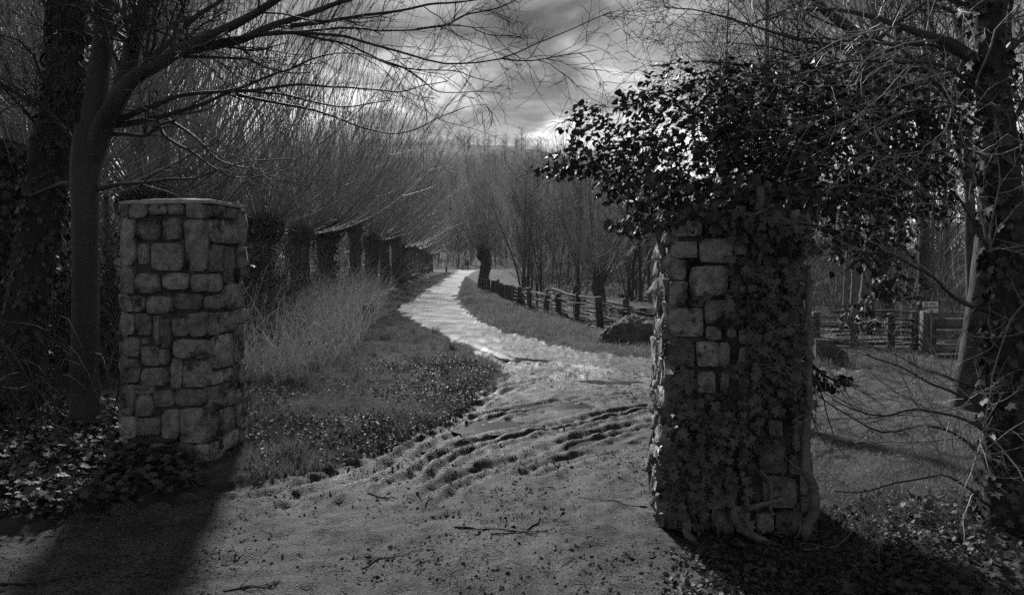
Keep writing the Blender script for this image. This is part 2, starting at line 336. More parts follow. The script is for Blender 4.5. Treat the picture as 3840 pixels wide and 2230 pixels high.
def ground_h(x, y, keep=None):
    x = np.asarray(x, float); y = np.asarray(y, float)
    d = path_d(x, y); far = sstep(60, 20, np.hypot(x, y)); near = sstep(22, 9, np.hypot(x, y))
    on = sstep(-.05, .12, d)
    h = .075*sstep(.05, -.55, d)+.05*fbm(x*.55, y*.55, o=3, seed=2)*sstep(.1, -.8, d)*far
    h = h+far*(1-on)*.022*fbm(x*5, y*5, o=3, seed=9)
    h = h+on*near*(.007*fbm(x*2.1, y*3.1, o=3, seed=3)+.010*np.maximum(fbm(x*6, y*8, o=2, seed=14), -.1)+(.012*fbm(x*9, y*9, o=3, seed=4, g=.62)))
    edge = np.exp(-(d/.16)**2); h = h+near*edge*.045*np.maximum(fbm(x*12, y*12, o=2, seed=21), -.3)
    ch = np.zeros(x.shape)
    shp = x.shape; x, y, h, ch, on, near = (np.ascontiguousarray(np.broadcast_to(q, shp)).ravel().copy() for q in (x, y, h, ch, on, near))
    for ri, (P, wd, dp) in enumerate(RUTS):
        k_ = np.where((x > P[:, 0].min()-.6) & (x < P[:, 0].max()+.6) & (y > P[:, 1].min()-.6) & (y < P[:, 1].max()+.6) & (near > 0))[0]
        if len(k_) == 0: continue
        xx, yy = x[k_], y[k_]; e = np.full(xx.shape, 9.); so = np.zeros(xx.shape); al = np.zeros(xx.shape); c_ = 0.0
        for i in range(len(P)-1):
            q = seg_dist(xx, yy, P[i], P[i+1]); k = q < e; tg = P[i+1]-P[i]; ln_ = math.hypot(*tg); rx_, ry_ = xx-P[i][0], yy-P[i][1]
            so = np.where(k, (tg[0]*ry_-tg[1]*rx_)/ln_, so); al = np.where(k, c_+(tg[0]*rx_+tg[1]*ry_)/ln_, al); e = np.where(k, q, e); c_ += ln_
        ends = sstep(0, .35, al)*sstep(c_, c_-.35, al)
        so = so+.03*vn(al*2, so*2, seed=33)
        env = np.exp(-(e/(wd*2.1))**2)*np.clip(.85+.4*vn(al*1.3, al*0, seed=50+ri), .35, 1.25)*ends; ch[k_] = np.maximum(ch[k_], env)
        ridge = np.cos(2*np.pi*so/(wd*1.75)+1.3*vn(al*.8, al*0, seed=70+ri))*.8; tread = .5*fbm(al*8, so*16, o=2, seed=44)
        h[k_] += near[k_]*on[k_]*env*dp*.95*(.8*ridge+tread*.5-.1)-near[k_]*on[k_]*ends*dp*.5*np.exp(-(e/wd)**2)
    x, y, h, ch = (q.reshape(shp) for q in (x, y, h, ch))
    for (cx_, cy_), rx, ry, an in PUD:
        u = (x-cx_)*math.cos(an)+(y-cy_)*math.sin(an); v_ = -(x-cx_)*math.sin(an)+(y-cy_)*math.cos(an)
        q = (u/rx)**2+(v_/ry)**2
        h = h*(1-.5*np.exp(-q*.7))-.034*np.exp(-q*1.1)
    if keep is not None: keep['churn'] = np.clip(ch, 0, 1)
    return h
xs = np.concatenate([-np.geomspace(900, 5.1, 48), np.arange(-5.0, 5.01, .029), np.geomspace(5.1, 900, 48)])
ys = [-25, -12, -6, -3, -1, 0, 1, 1.8, 2.4, 2.8]
yv = 3.0
while yv < 1500: ys.append(yv); yv += .022+max(0, yv-7.5)*.030
ys = np.array(ys)
gx, gy = np.meshgrid(xs, ys); gz = ground_h(gx, gy, CHURN)
pd = path_d(gx, gy)
idx = np.arange(gx.size).reshape(gx.shape)
Q = np.stack([idx[:-1, :-1], idx[:-1, 1:], idx[1:, 1:], idx[1:, :-1]], -1).reshape(-1, 4)
onp = (pd[:-1, :-1]+pd[1:, 1:]+pd[1:, :-1]+pd[:-1, 1:]).reshape(-1) > 0
GV = np.stack([gx, gy, gz], -1).reshape(-1, 3)
for nm, sel, mt, lab in (('path', onp, 'path', None), ('ground', ~onp, 'soil', None)):
    f = Q[sel]; u, inv = np.unique(f, return_inverse=True)
    me = mesh_from(nm, GV[u], [inv.reshape(f.shape)]); me.materials.append(M[mt]); o = bpy.data.objects.new(nm, me); COL.objects.link(o); o['kind'] = 'structure'
    me.attributes.new('grit', 'FLOAT', 'POINT').data.foreach_set('value', (.2+.8*sstep(16, 7, np.hypot(gx, gy))).ravel()[u].astype(np.float32))
    me.attributes.new('churn', 'FLOAT', 'POINT').data.foreach_set('value', CHURN['churn'].ravel()[u].astype(np.float32))
for (cx_, cy_), rx, ry, an in PUD:
    a = np.linspace(0, 2*np.pi, 25)[:-1]; u = np.cos(a)*rx*1.5; v_ = np.sin(a)*ry*1.5
    X = cx_+u*math.cos(an)-v_*math.sin(an); Yy = cy_+u*math.sin(an)+v_*math.cos(an)
    zc_ = float(ground_h(np.array([cx_]), np.array([cy_]))[0])+.017
    V = np.vstack([[(cx_, cy_, zc_)], np.stack([X, Yy, np.full(24, zc_)], 1)]); Fa = [(0, i+1, (i+1) % 24+1) for i in range(24)]
    o = Acc().add(V, np.array(Fa)).obj('puddle', M['water'], origin=(cx_, cy_, zc_)); o['kind'] = 'structure'
def gh(x, y): return float(ground_h(np.array([float(x)]), np.array([float(y)]))[0])
print('ground', len(GV))

# ---------------------------------------------------------------- wooded hill
def hill_h(x, y):
    crest = 54*np.exp(-((x+25)/150)**4)*(1-.0012*np.maximum(x+5, 0)**1.35)
    return np.maximum(crest, 0)*sstep(150, 330, y)*(1+.05*fbm(x*.02, y*.02, o=3, seed=60))+2.5*sstep(110, 170, y)
hx, hy = np.meshgrid(np.linspace(-330, 330, 90), np.concatenate([np.linspace(112, 420, 60), [480, 560, 700]]))
hz = hill_h(hx, hy)*np.where(hy > 430, sstep(720, 430, hy), 1)-.6*(hy < 113)
hi = np.arange(hx.size).reshape(hx.shape)
HQ = np.stack([hi[:-1, :-1], hi[:-1, 1:], hi[1:, 1:], hi[1:, :-1]], -1).reshape(-1, 4)
o = Acc().add(np.stack([hx, hy, hz], -1).reshape(-1, 3), HQ).obj('hill', M['hill']); o['kind'] = 'structure'
def ribbon_tree(nb, h):
    """far bare tree: tapered blades for stem, boughs and twigs"""
    tri = []
    def blade(p, q, wd):
        s = norm(np.cross(q-p, RNG.normal(size=3)))*wd; tri.append((p-s, p+s, q))
    blade(np.zeros(3), np.array((RNG.normal()*.3, RNG.normal()*.3, h)), .09); blade(np.zeros(3), np.array((RNG.normal()*.3, 0, h*.9)), .09)
    for i in range(nb):
        t = RNG.uniform(.05, .92); p = np.array((0, 0, h*t)); a = RNG.uniform(0, 6.28); ln = h*(1-t*.75)*RNG.uniform(.3, .55)
        d = norm(np.array((math.cos(a), math.sin(a), RNG.uniform(.5, 1.5)))); q = p+d*ln; blade(p, q, .05)
        for j in range(7):
            s = RNG.uniform(.25, 1); p2 = p+d*ln*s; d2 = norm(d+RNG.normal(size=3)*.55+np.array((0, 0, .25))); blade(p2, p2+d2*ln*RNG.uniform(.25, .5), .03)
    return np.array(tri)
RT = [ribbon_tree(19, RNG.uniform(8, 11)) for _ in range(6)]
acc = Acc(); nh = 1350
ty = 118+(RNG.uniform(0, 1, nh*3)**1.1)*230; tx = RNG.uniform(-.36, .42, nh*3)*ty
keep = np.arange(nh*3) < nh; ty, tx = ty[keep], tx[keep]
crest_n = 620; tx = np.concatenate([tx, RNG.uniform(-120, 120, crest_n)]); ty = np.concatenate([ty, RNG.uniform(312, 350, crest_n)])
tz = hill_h(tx, ty)-.2
for k in range(6):
    s = np.arange(len(tx)) % 6 == k; m = s.sum(); a = RNG.uniform(0, 6.28, m); sc = np.where(ty[s] > 310, RNG.uniform(.16, .38, m), RNG.uniform(.5, 1.05, m))
    T0 = RT[k].reshape(-1, 3)
    R_ = np.zeros((m, 3, 3)); R_[:, 0, 0] = np.cos(a)*sc; R_[:, 0, 1] = -np.sin(a)*sc; R_[:, 1, 0] = np.sin(a)*sc; R_[:, 1, 1] = np.cos(a)*sc; R_[:, 2, 2] = sc
    V = np.einsum('nij,kj->nki', R_, T0)+np.stack([tx[s], ty[s], tz[s]], -1)[:, None, :]
    acc.add(V.reshape(-1, 3), np.arange(m*len(T0)).reshape(-1, 3))
o = acc.obj('hillside_woodland', M['hill_twig'], smooth=False); tag(o, 'distant grey winter woodland covering the whole hillside', 'woodland', kind='stuff')
acc = Acc(); nw = 700; a_ = np.concatenate([RNG.uniform(-1.2, -.30, nw//2), RNG.uniform(.16, 1.2, nw//2)]); d_ = RNG.uniform(62, 130, nw); tx = np.sin(a_)*d_; ty = np.cos(a_)*d_
for k in range(6):
    s = np.arange(nw) % 6 == k; m = s.sum(); a = RNG.uniform(0, 6.28, m); sc = RNG.uniform(.6, 1.15, m); T0 = RT[k].reshape(-1, 3)*np.array((1.3, 1.3, 1))
    R_ = np.zeros((m, 3, 3)); R_[:, 0, 0] = np.cos(a)*sc; R_[:, 0, 1] = -np.sin(a)*sc; R_[:, 1, 0] = np.sin(a)*sc; R_[:, 1, 1] = np.cos(a)*sc; R_[:, 2, 2] = sc
    V = np.einsum('nij,kj->nki', R_, T0)+np.stack([tx[s], ty[s], np.zeros(m)], -1)[:, None, :]
    acc.add(V.reshape(-1, 3), np.arange(m*len(T0)).reshape(-1, 3))
o = acc.obj('distant_woodland', M['hill_twig'], smooth=False); tag(o, 'far winter woodland closing the view on both sides of the valley', 'woodland', kind='stuff')
print('hill done')

# ---------------------------------------------------------------- stone gate pillars
def stone_mesh(fmap, u0, u1, v0, v1, proud):
    """rough-hewn block on a wall face; fmap(u, v, d) -> world, d outwards"""
    nu, nv = 6, 5; u, v_ = np.meshgrid(np.linspace(0, 1, nu), np.linspace(0, 1, nv))
    w_, h_ = u1-u0, v1-v0
    c = RNG.uniform(-.5, .5, (4, 2))*min(.018, .12*min(w_, h_))
    ou = (1-u)*(1-v_)*c[0, 0]+u*(1-v_)*c[1, 0]+u*v_*c[2, 0]+(1-u)*v_*c[3, 0]; ov = (1-u)*(1-v_)*c[0, 1]+u*(1-v_)*c[1, 1]+u*v_*c[2, 1]+(1-u)*v_*c[3, 1]
    su, sv = 2*u-1, 2*v_-1; rr = np.abs(su)**8*np.abs(sv)**8*.05
    uu = u0+w_*(.5+su*(.5-rr))+ou; vv = v0+h_*(.5+sv*(.5-rr))+ov
    edge = np.maximum(np.abs(su), np.abs(sv)) > .99
    dn = proud*RNG.uniform(.75, 1.1)+RNG.normal(size=u.shape)*.011+RNG.normal()*.013*su+RNG.normal()*.013*sv
    dep = np.where(edge, proud*.8-.002, dn)
    # pull the second ring outwards so that the face is broad and its rim short
    uu = np.where(edge, uu, u0+w_*(.5+np.clip(su*1.55, -.96, .96)*.5)+ou); vv = np.where(edge, vv, v0+h_*(.5+np.clip(sv*1.86, -.94, .94)*.5)+ov)
    Vf = fmap(uu.ravel(), vv.ravel(), dep.ravel())
    I = np.arange(nu*nv).reshape(nv, nu)
    Fq = list(np.stack([I[:-1, :-1], I[:-1, 1:], I[1:, 1:], I[1:, :-1]], -1).reshape(-1, 4))
    rim = list(I[0, :])+list(I[1:, -1])+list(I[-1, -2::-1])+list(I[-2:0:-1, 0])
    Vb = fmap(uu.ravel()[rim], vv.ravel()[rim], np.full(len(rim), -.05)); k = len(Vf); m = len(rim)
    Fq += [(k+(i+1) % m, k+i, k+m+i, k+m+(i+1) % m) for i in range(m)]
    return np.vstack([Vf, Vf[rim], Vb]), np.array(Fq)
def fill_stones(W_, H_, given, cell=.02, smin=.05):
    """random rubble ashlar in the space the given stones leave free"""
    nu, nv = int(W_/cell), int(H_/cell); occ = np.zeros((nv+1, nu+1), bool); out = []
    for (a, b_, c, d) in given: occ[max(0, int(c/cell)):int(math.ceil(d/cell)), max(0, int(a/cell)):int(math.ceil(b_/cell))] = True
    for r in range(nv):
        for c in range(nu):
            if occ[r, c]: continue
            tw = random.choice([5, 7, 9, 12, 8, 6]); th = random.choice([5, 6, 7, 9, 4])
            w_ = 0
            while c+w_ < nu and not occ[r, c+w_] and w_ < tw: w_ += 1
            if nu-(c+w_) < 4 and not occ[r, c+w_:nu].any(): w_ = nu-c
            h_ = 0
            while r+h_ < nv and not occ[r+h_, c:c+w_].any() and h_ < th: h_ += 1
            if nv-(r+h_) < 4: 
                while r+h_ < nv and not occ[r+h_, c:c+w_].any(): h_ += 1
            occ[r:r+h_, c:c+w_] = True
            if w_*cell >= smin and h_*cell >= smin: out.append((c*cell, (c+w_)*cell, r*cell, (r+h_)*cell))
    return out
def pillar(name, label, loc, rz, W_, D_, H_, taper, given_f, given_s, side):
    t = thing(name, label, 'pillar', (loc[0], loc[1], 0))
    ca, sa = math.cos(rz), math.sin(rz)
    def face(kind):
        def f(u, v_, d):
            k = 1+taper*(1-v_/H_)                       # wider towards the foot
            if kind == 'f': x, y = (u-W_/2)*k, -D_/2*k-d
            elif kind == 'b': x, y = (W_/2-u)*k, D_/2*k+d
            elif kind == 'r': x, y = W_/2*k+d, (u-D_/2)*k
            else: x, y = -W_/2*k-d, (D_/2-u)*k
            return np.stack([loc[0]+x*ca-y*sa, loc[1]+x*sa+y*ca, v_], -1)
        return f
    core = Acc(); zz = np.linspace(-.1, H_-.01, 8); V = []
    for z in zz:
        k = 1+taper*(1-z/H_)
        for sx, sy in ((-1, -1), (1, -1), (1, 1), (-1, 1)):
            x, y = sx*(W_/2-.022)*k, sy*(D_/2-.022)*k; V.append((loc[0]+x*ca-y*sa, loc[1]+x*sa+y*ca, z))
    Fq = [(r*4+i, r*4+(i+1) % 4, r*4+4+(i+1) % 4, r*4+4+i) for r in range(7) for i in range(4)]+[(28, 29, 30, 31)]
    core.add(V, np.array(Fq)); core.obj('mortar_core', M['mortar'], t, smooth=False)
    for kind, wd, giv in (('f', W_, given_f), ('b', W_, []), ('r', D_, given_s if side == 'r' else []), ('l', D_, given_s if side == 'l' else [])):
        g = list(giv); st = g+fill_stones(wd, H_, [(a-.012, b_+.012, c-.012, d+.012) for a, b_, c, d in g])
        for (a, b_, c, d) in st:
            gp = .007 if (a, b_, c, d) not in g else 0
            V, Fq = stone_mesh(face(kind), a+gp, b_-gp, c+gp, d-gp, RNG.uniform(.010, .034))
            Acc().add(V, Fq).obj('stone', M['stone'], t)
    return t, face
LF = [(75,75,115,140),(117,68,225,145),(237,75,318,133),(328,75,410,133),(425,75,525,152),(75,155,158,390),(165,160,283,268),(305,150,405,262),(425,160,535,425),(170,283,222,388),(235,282,403,422),(80,400,150,540),(155,435,288,540),(300,435,438,518),(460,445,538,528),(85,555,208,632),(218,553,345,645),(362,535,500,622),(85,650,150,755),(160,645,240,757),(247,655,290,800),(292,670,345,818),(352,665,440,757),(440,637,537,757),(90,770,180,865),(190,815,285,910),(288,830,325,905),(355,773,538,870),(80,880,182,1005),(190,922,330,1013),(338,875,403,1025),(415,882,538,1015),(80,1015,150,1170),(155,1015,255,1060),(165,1065,258,1175),(262,1037,357,1120),(365,1033,535,1112),(80,1180,165,1290),(170,1180,292,1270),(298,1135,388,1285),(395,1125,538,1300),(470,1310,538,1430),(325,1310,462,1430),(180,1310,318,1430)]
LS = [(543,80,617,145),(621,85,670,140),(675,90,710,270),(543,155,670,278),(543,287,600,430),(605,290,662,490),(668,285,708,480),(543,438,598,528),(543,548,606,617),(612,497,708,632),(543,637,570,752),(575,640,668,752),(674,640,708,715),(552,763,633,935),(640,765,650,930),(655,727,708,930),(543,945,640,1013),(646,940,672,1008),(678,945,708,1055),(543,1022,588,1147),(594,1020,670,1068),(594,1074,700,1147),(547,1155,655,1285),(662,1155,708,1280),(543,1310,592,1430),(598,1290,675,1375)]
LW, LD, LH = .735, .52, 2.05
cv = lambda L_, x0, x1, wd: [((a-x0)/(x1-x0)*wd, (c-x0)/(x1-x0)*wd, (1430-d)/1362*LH, (1430-b_)/1362*LH) for a, b_, c, d in L_]
LRZ = math.radians(-7)
corner = np.array(G(784, 1752)); ca, sa = math.cos(LRZ), math.sin(LRZ)
LP = (corner[0]-(LW/2*ca+LD/2*sa), corner[1]-(LW/2*sa-LD/2*ca))
pl, lface = pillar('stone_pillar', 'bare stone gate pillar with flat cement cap beside the slim trunks', LP, LRZ, LW, LD, LH, .0, cv(LF, 75, 540, LW), cv(LS, 541, 710, LD), 'r')
a = Acc(); n = 13; u, v_ = np.meshgrid(np.linspace(-1, 1, n), np.linspace(-1, 1, n))
x = u*(LW/2+.012); y = v_*(LD/2+.012); z = LH+.012+.035*(1-u**2*.8)*(1-v_**2*.8)+RNG.normal(size=u.shape)*.0025
x += np.where(np.abs(u) == 1, RNG.normal(size=u.shape)*.008, 0); y += np.where(np.abs(v_) == 1, RNG.normal(size=u.shape)*.008, 0)
Vt = np.stack([LP[0]+x*ca-y*sa, LP[1]+x*sa+y*ca, z], -1).reshape(-1, 3); I = np.arange(n*n).reshape(n, n)
rim = list(I[0, :])+list(I[1:, -1])+list(I[-1, -2::-1])+list(I[-2:0:-1, 0]); Vb = Vt[rim].copy(); Vb[:, 2] = LH-.012; m = len(rim)
a.add(np.vstack([Vt, Vb]), np.vstack([np.stack([I[:-1, :-1], I[:-1, 1:], I[1:, 1:], I[1:, :-1]], -1).reshape(-1, 4), [(rim[(i+1) % m], rim[i], n*n+i, n*n+(i+1) % m) for i in range(m)]]))
a.obj('cap', M['cap'], pl)
RW, RD, RH = .745, .66, 1.90
def rconv(L_):
    out = []
    for a, b_, c, d in L_:
        def uv(x, y):
            t = (y-55)/1345; l_ = 178-62*t; r_ = 775-85*t; return ((x-l_)/(r_-l_)*RW, (1400-y)/1345*1.92)
        u0, v1 = uv(a, b_); u1, v0 = uv(c, d); out.append((max(u0, .004), min(u1, RW-.004), v0, v1))
    return out
RF = [(165,90,322,182),(336,82,515,177),(160,200,292,270),(303,195,445,288),(452,190,515,255),(155,277,240,362),(255,300,420,428),(150,370,238,465),(246,432,312,472),(318,445,480,546),(150,478,305,595),(320,555,383,610),(140,605,262,725),(275,618,366,720),(374,620,412,715),(275,740,352,830),(600,85,700,180),(700,185,765,285),(665,295,738,392),(680,400,755,462),(650,500,738,592),(655,600,735,690),(560,935,612,1003),(520,1030,620,1150),(626,1075,690,1150),(520,1160,642,1290),(560,1298,652,1395),(480,1310,545,1392)]
RRZ = math.radians(-6)
fl = np.array(G(2486, 1985)); ca, sa = math.cos(RRZ), math.sin(RRZ); kf = 1.14
RP = (fl[0]+(RW/2*kf*ca-RD/2*kf*sa), fl[1]+(RW/2*kf*sa+RD/2*kf*ca))
pr, rface = pillar('stone_pillar', 'stone gate pillar overgrown with ivy on its front and top', RP, RRZ, RW, RD, RH, .14, rconv(RF), [], 'l')
print('pillars done')
ORD = ['first', 'second', 'third', 'fourth', 'fifth', 'sixth', 'seventh', 'eighth', 'ninth', 'tenth', 'eleventh', 'twelfth', 'thirteenth', 'fourteenth', 'fifteenth', 'sixteenth', 'seventeenth', 'eighteenth', 'nineteenth', 'twentieth']
# ---------------------------------------------------------------- trees
def trunk_shape(P, R, k=14, rough=.08, freq=5, seed=0, flute=0.0):
    V, Fq = tubes(P, R, k); n = len(P); c = np.repeat(np.asarray(P), k, axis=0); d = V-c
    s = 1+rough*fbm(V[:, 0]*freq, V[:, 1]*freq, V[:, 2]*freq*.5, o=3, seed=seed)
    if flute: s = s+flute*np.sin(np.tile(np.arange(k), n)/k*2*np.pi*5+V[:, 2]*2)
    return c+d*s[:, None], Fq
def pxpath(pts, n, Y=None):
    """(x, y, distance) or (x, y) points of the photograph -> smooth path in the place"""
    Q_ = np.array([W(p[0], p[1], p[2] if len(p) > 2 else Y) for p in pts]); return spline(Q_, n)
def rpx(r, Y): return r/F*Y
def ivy_on(P, R, nper, size, zmin=0, zmax=99, jitter=.05):
    """leaves hugging a stem; returns stamped geometry"""
    n = len(P); t = RNG.uniform(0, n-1.001, nper); i = t.astype(int); fr = (t-i)[:, None]
    c = P[i]*(1-fr)+P[i+1]*fr; r = R[i]*(1-fr[:, 0])+R[i+1]*fr[:, 0]
    T = norm(P[i+1]-P[i]); pp = norm(np.cross(T, rand_unit(nper)))
    pos = c+pp*(r+RNG.uniform(0, jitter, nper))[:, None]; k = (pos[:, 2] > zmin) & (pos[:, 2] < zmax)
    nr = norm(pp+RNG.normal(size=pp.shape)*.5+np.array((0, 0, .35))); dv = norm(RNG.normal(size=pp.shape)*.6+np.array((0, 0, -1.)))
    return leaf_stamp(LEAF_I, FACE_I, pos[k], nr[k], dv[k], RNG.uniform(.6, 1.3, k.sum())*size)

# -- the smooth forked tree behind the bare pillar
YB = 6.35
tb = thing('forked_tree', 'smooth-barked forked tree spreading bare limbs over the track behind the bare pillar', 'tree', (*G(318, 1630), 0))
TP = pxpath([(322, 1680, YB), (318, 1500, YB), (320, 1200, YB), (320, 850, YB), (322, 640, YB), (338, 540, YB), (352, 480, YB)], 40)
TR = np.interp(np.linspace(0, 1, 40), [0, .08, .2, .6, .85, 1], [.17, .135, .115, .108, .125, .15])
a = Acc(); a.add(*trunk_shape(TP, TR, 18, .05, 4, 3)); a.obj('trunk', M['bark_s'], tb)
LIMBS = [  # traced limbs: points (x, y, distance), radius in photo pixels at both ends
    ([(338, 590, YB), (358, 420, 6.35), (376, 250, 6.4), (388, 100, 6.4), (396, -150, 6.4), (420, -600, 6.5)], 50, 20),
    ([(352, 560, YB), (415, 430, 6.3), (468, 312, 6.25), (502, 182, 6.2), (550, 0, 6.1), (640, -300, 6.0)], 44, 16),
    ([(345, 600, YB), (405, 440, 6.2), (480, 310, 6.05), (587, 244, 5.95), (690, 182, 5.8), (810, 120, 5.6), (960, 42, 5.4), (1130, -60, 5.2)], 42, 12),
    ([(660, 200, 5.85), (883, 150, 5.9), (1013, 94, 5.9), (1143, 57, 5.9), (1280, 10, 5.9), (1450, -60, 5.8)], 19, 7),
    ([(500, 290, 6.05), (623, 166, 6.1), (701, 88, 6.2), (831, 0, 6.3), (950, -120, 6.4)], 13, 6),
    ([(680, 190, 5.82), (883, 143, 5.7), (1090, 120, 5.6), (1280, 140, 5.5), (1384, 166, 5.45), (1488, 192, 5.4), (1644, 229, 5.3), (1747, 236, 5.2), (1877, 218, 5.1), (2007, 166, 5.0), (2163, 99, 4.9), (2293, 42, 4.9)], 13, 1.6),
    ([(1090, 95, 5.9), (1280, 78, 5.9), (1436, 47, 5.9), (1592, 26, 5.8), (1747, 10, 5.8), (1950, -30, 5.7)], 10, 2.5),
    ([(1000, 128, 5.65), (1280, 109, 5.7), (1436, 117, 5.7), (1566, 109, 5.65), (1670, 94, 5.6), (1773, 104, 5.6), (1826, 130, 5.6), (1955, 145, 5.6)], 7, 1.6),
    ([(1566, 109, 5.65), (1670, 94, 5.6), (1747, 57, 5.5), (1877, 31, 5.4), (1990, -30, 5.3)], 5, 2),
    ([(1100, 122, 5.6), (1280, 166, 5.6), (1384, 208, 5.6), (1514, 255, 5.5), (1696, 260, 5.5), (1773, 286, 5.5), (1846, 306, 5.5)], 6, 1.5),
    ([(1430, 225, 5.55), (1514, 255, 5.5), (1592, 301, 5.6), (1644, 338, 5.6), (1722, 343, 5.6), (1810, 338, 5.6)], 4, 1.4),
    ([(1877, 218, 5.1), (1990, 228, 5.0), (2090, 215, 5.0), (2240, 184, 4.9)], 3.5, 1.3),
    ([(400, 470, 6.3), (571, 390, 6.2), (675, 353, 6.1), (779, 343, 6.0), (883, 332, 5.9), (1039, 280, 5.8), (1158, 223, 5.7), (1260, 203, 5.6), (1384, 215, 5.5), (1500, 260, 5.4)], 14, 2),
    ([(395, 480, 6.35), (571, 441, 6.4), (675, 410, 6.4), (779, 379, 6.4), (883, 338, 6.4), (1039, 353, 6.4), (1280, 400, 6.3), (1462, 380, 6.3)], 13, 2),
    ([(883, 338, 6.3), (1039, 330, 6.3), (1180, 318, 6.3), (1384, 338, 6.2), (1503, 345, 6.2), (1602, 317, 6.2), (1680, 300, 6.1)], 7, 1.6),
    ([(883, 350, 6.4), (1060, 390, 6.3), (1200, 420, 6.2), (1358, 478, 6.1), (1462, 499, 6.1), (1566, 483, 6.0), (1644, 441, 6.0), (1747, 400, 6.0)], 7, 1.6),
    ([(585, 440, 6.4), (600, 480, 6.4), (623, 519, 6.3), (727, 577, 6.2), (810, 634, 6.1), (883, 665, 6.1), (961, 665, 6.0), (1080, 640, 6.0)], 8, 2),
    ([(610, 437, 6.4), (727, 514, 6.35), (805, 587, 6.3), (883, 623, 6.3), (1000, 640, 6.2)], 8, 2),
    ([(370, 500, 6.35), (467, 504, 6.3), (545, 509, 6.2), (597, 467, 6.1), (650, 455, 6.0)], 10, 5),
    ([(340, 715, 6.35), (467, 691, 6.3), (623, 675, 6.3), (727, 670, 6.2), (831, 634, 6.2), (935, 608, 6.1), (1091, 597, 6.0)], 9, 2),
    ([(300, 560, 6.35), (260, 509, 6.3), (171, 410, 6.2), (78, 358, 6.1), (-60, 290, 6.0)], 9, 7),
    ([(300, 700, 6.35), (250, 690, 6.4), (200, 700, 6.5), (110, 740, 6.6)], 13, 6),
    ([(510, 170, 6.2), (430, 110, 6.2), (560, 20, 6.1), (640, -60, 6.0)], 10, 6),
]
LP_, LR_ = [], []
for pts, r0, r1 in LIMBS:
    P = pxpath(pts, 26); dists = np.interp(np.linspace(0, 1, 26), np.linspace(0, 1, len(pts)), [p[2] for p in pts])
    P = P+.012*np.stack([fbm(P[:, 0]*3, P[:, 2]*3, o=2, seed=s) for s in (1, 2, 3)], -1)
    R = np.geomspace(r0, r1, 26)/F*dists
    a = Acc(); a.add(*trunk_shape(P, R, 12 if r0 > 20 else 7, .05, 6, 5)); a.obj('limb', M['bark_s'], tb)
    LP_.append(P); LR_.append(R)
LP_, LR_ = np.array(LP_), np.array(LR_)
a = Acc()
thin = np.arange(3, len(LIMBS)-2)
t1 = spawn(LP_[thin], LR_[thin], 7, .15, 1, (.35, .95), (.3, .9), 8, .5, .0032, .012, .13, (0, 0, -.05), .4)
t1b = spawn(LP_[[0, 1, 2, 20, 22]], LR_[[0, 1, 2, 20, 22]], 13, .3, 1, (.6, 1.1), (.8, 2.0), 9, .3, .004, .02, .12, (0, -.1, .15), .3)
a.add(*tubes(*t1, 4)); a.add(*tubes(*t1b, 5))
t2 = spawn(*t1, 4, .15, 1, (.4, 1.0), (.15, .45), 6, .6, .0024, .006, .17, (0, 0, -.15), .6); a.add(*tubes(*t2, 3))
t2b = spawn(*t1b, 9, .15, 1, (.4, 1.0), (.3, .9), 6, .5, .0028, .01, .15, (0, 0, -.1), .5); a.add(*tubes(*t2b, 3))
t3 = spawn(*t2, 2, .3, 1, (.5, 1.1), (.06, .2), 4, .8, .0019, .004, .15, (0, 0, -.2), .8); a.add(*ribbons(*t3))
t3b = spawn(*t2b, 3, .2, 1, (.5, 1.0), (.12, .35), 4, .8, .0021, .004, .15, (0, 0, -.15), .8); a.add(*ribbons(*t3b))
a.obj('twigs', M['twig'], tb, kind='stuff')

# -- the ivy-clad leaning tree at the frame's edge
YA = 6.9
ta = thing('ivied_tree', 'leaning ivy-clad tree behind the slim straight trunk, beside the bare pillar', 'tree', (*G(70, 1600), 0))
AP = pxpath([(62, 1640, YA), (85, 1350, YA), (118, 1050, YA), (158, 790, YA), (190, 600, YA), (228, 430, YA), (250, 220, YA), (262, 0, YA), (285, -500, YA)], 44)
AR = np.interp(np.linspace(0, 1, 44), [0, .15, .5, .7, 1], [.24, .19, .185, .15, .11])
a = Acc(); a.add(*trunk_shape(AP, AR, 16, .12, 4, 13)); a.obj('trunk', M['bark_d'], ta)
P = pxpath([(185, 640, YA), (150, 520, 6.9), (205, 330, 6.95), (180, 160, 7.0), (195, -40, 7.0), (200, -300, 7)], 20); R = np.linspace(.07, .03, 20)
Acc().add(*trunk_shape(P, R, 9, .08, 5, 4)).obj('limb', M['bark_d'], ta)
a = Acc(); s1 = spawn(np.array([AP[24:44], P]), np.array([AR[24:44], R]), 18, .1, 1, (.5, 1.2), (.8, 2.2), 9, .25, .004, .02, .13, (0, 0, .2), .3); a.add(*tubes(*s1, 4))
s2 = spawn(*s1, 8, .15, 1, (.4, 1), (.3, .9), 6, .5, .0028, .01, .15, (0, 0, 0), .5); a.add(*tubes(*s2, 3)); s3 = spawn(*s2, 3, .2, 1, (.5, 1), (.1, .35), 4, .8, .0022, .004, .15, (0, 0, 0), .8); a.add(*ribbons(*s3))
a.obj('twigs', M['twig'], ta, kind='stuff')
a = Acc(); a.add(*ivy_on(AP[:36], AR[:36], 1300, .065)); a.obj('ivy_leaves', M['leaf'], ta, kind='stuff')

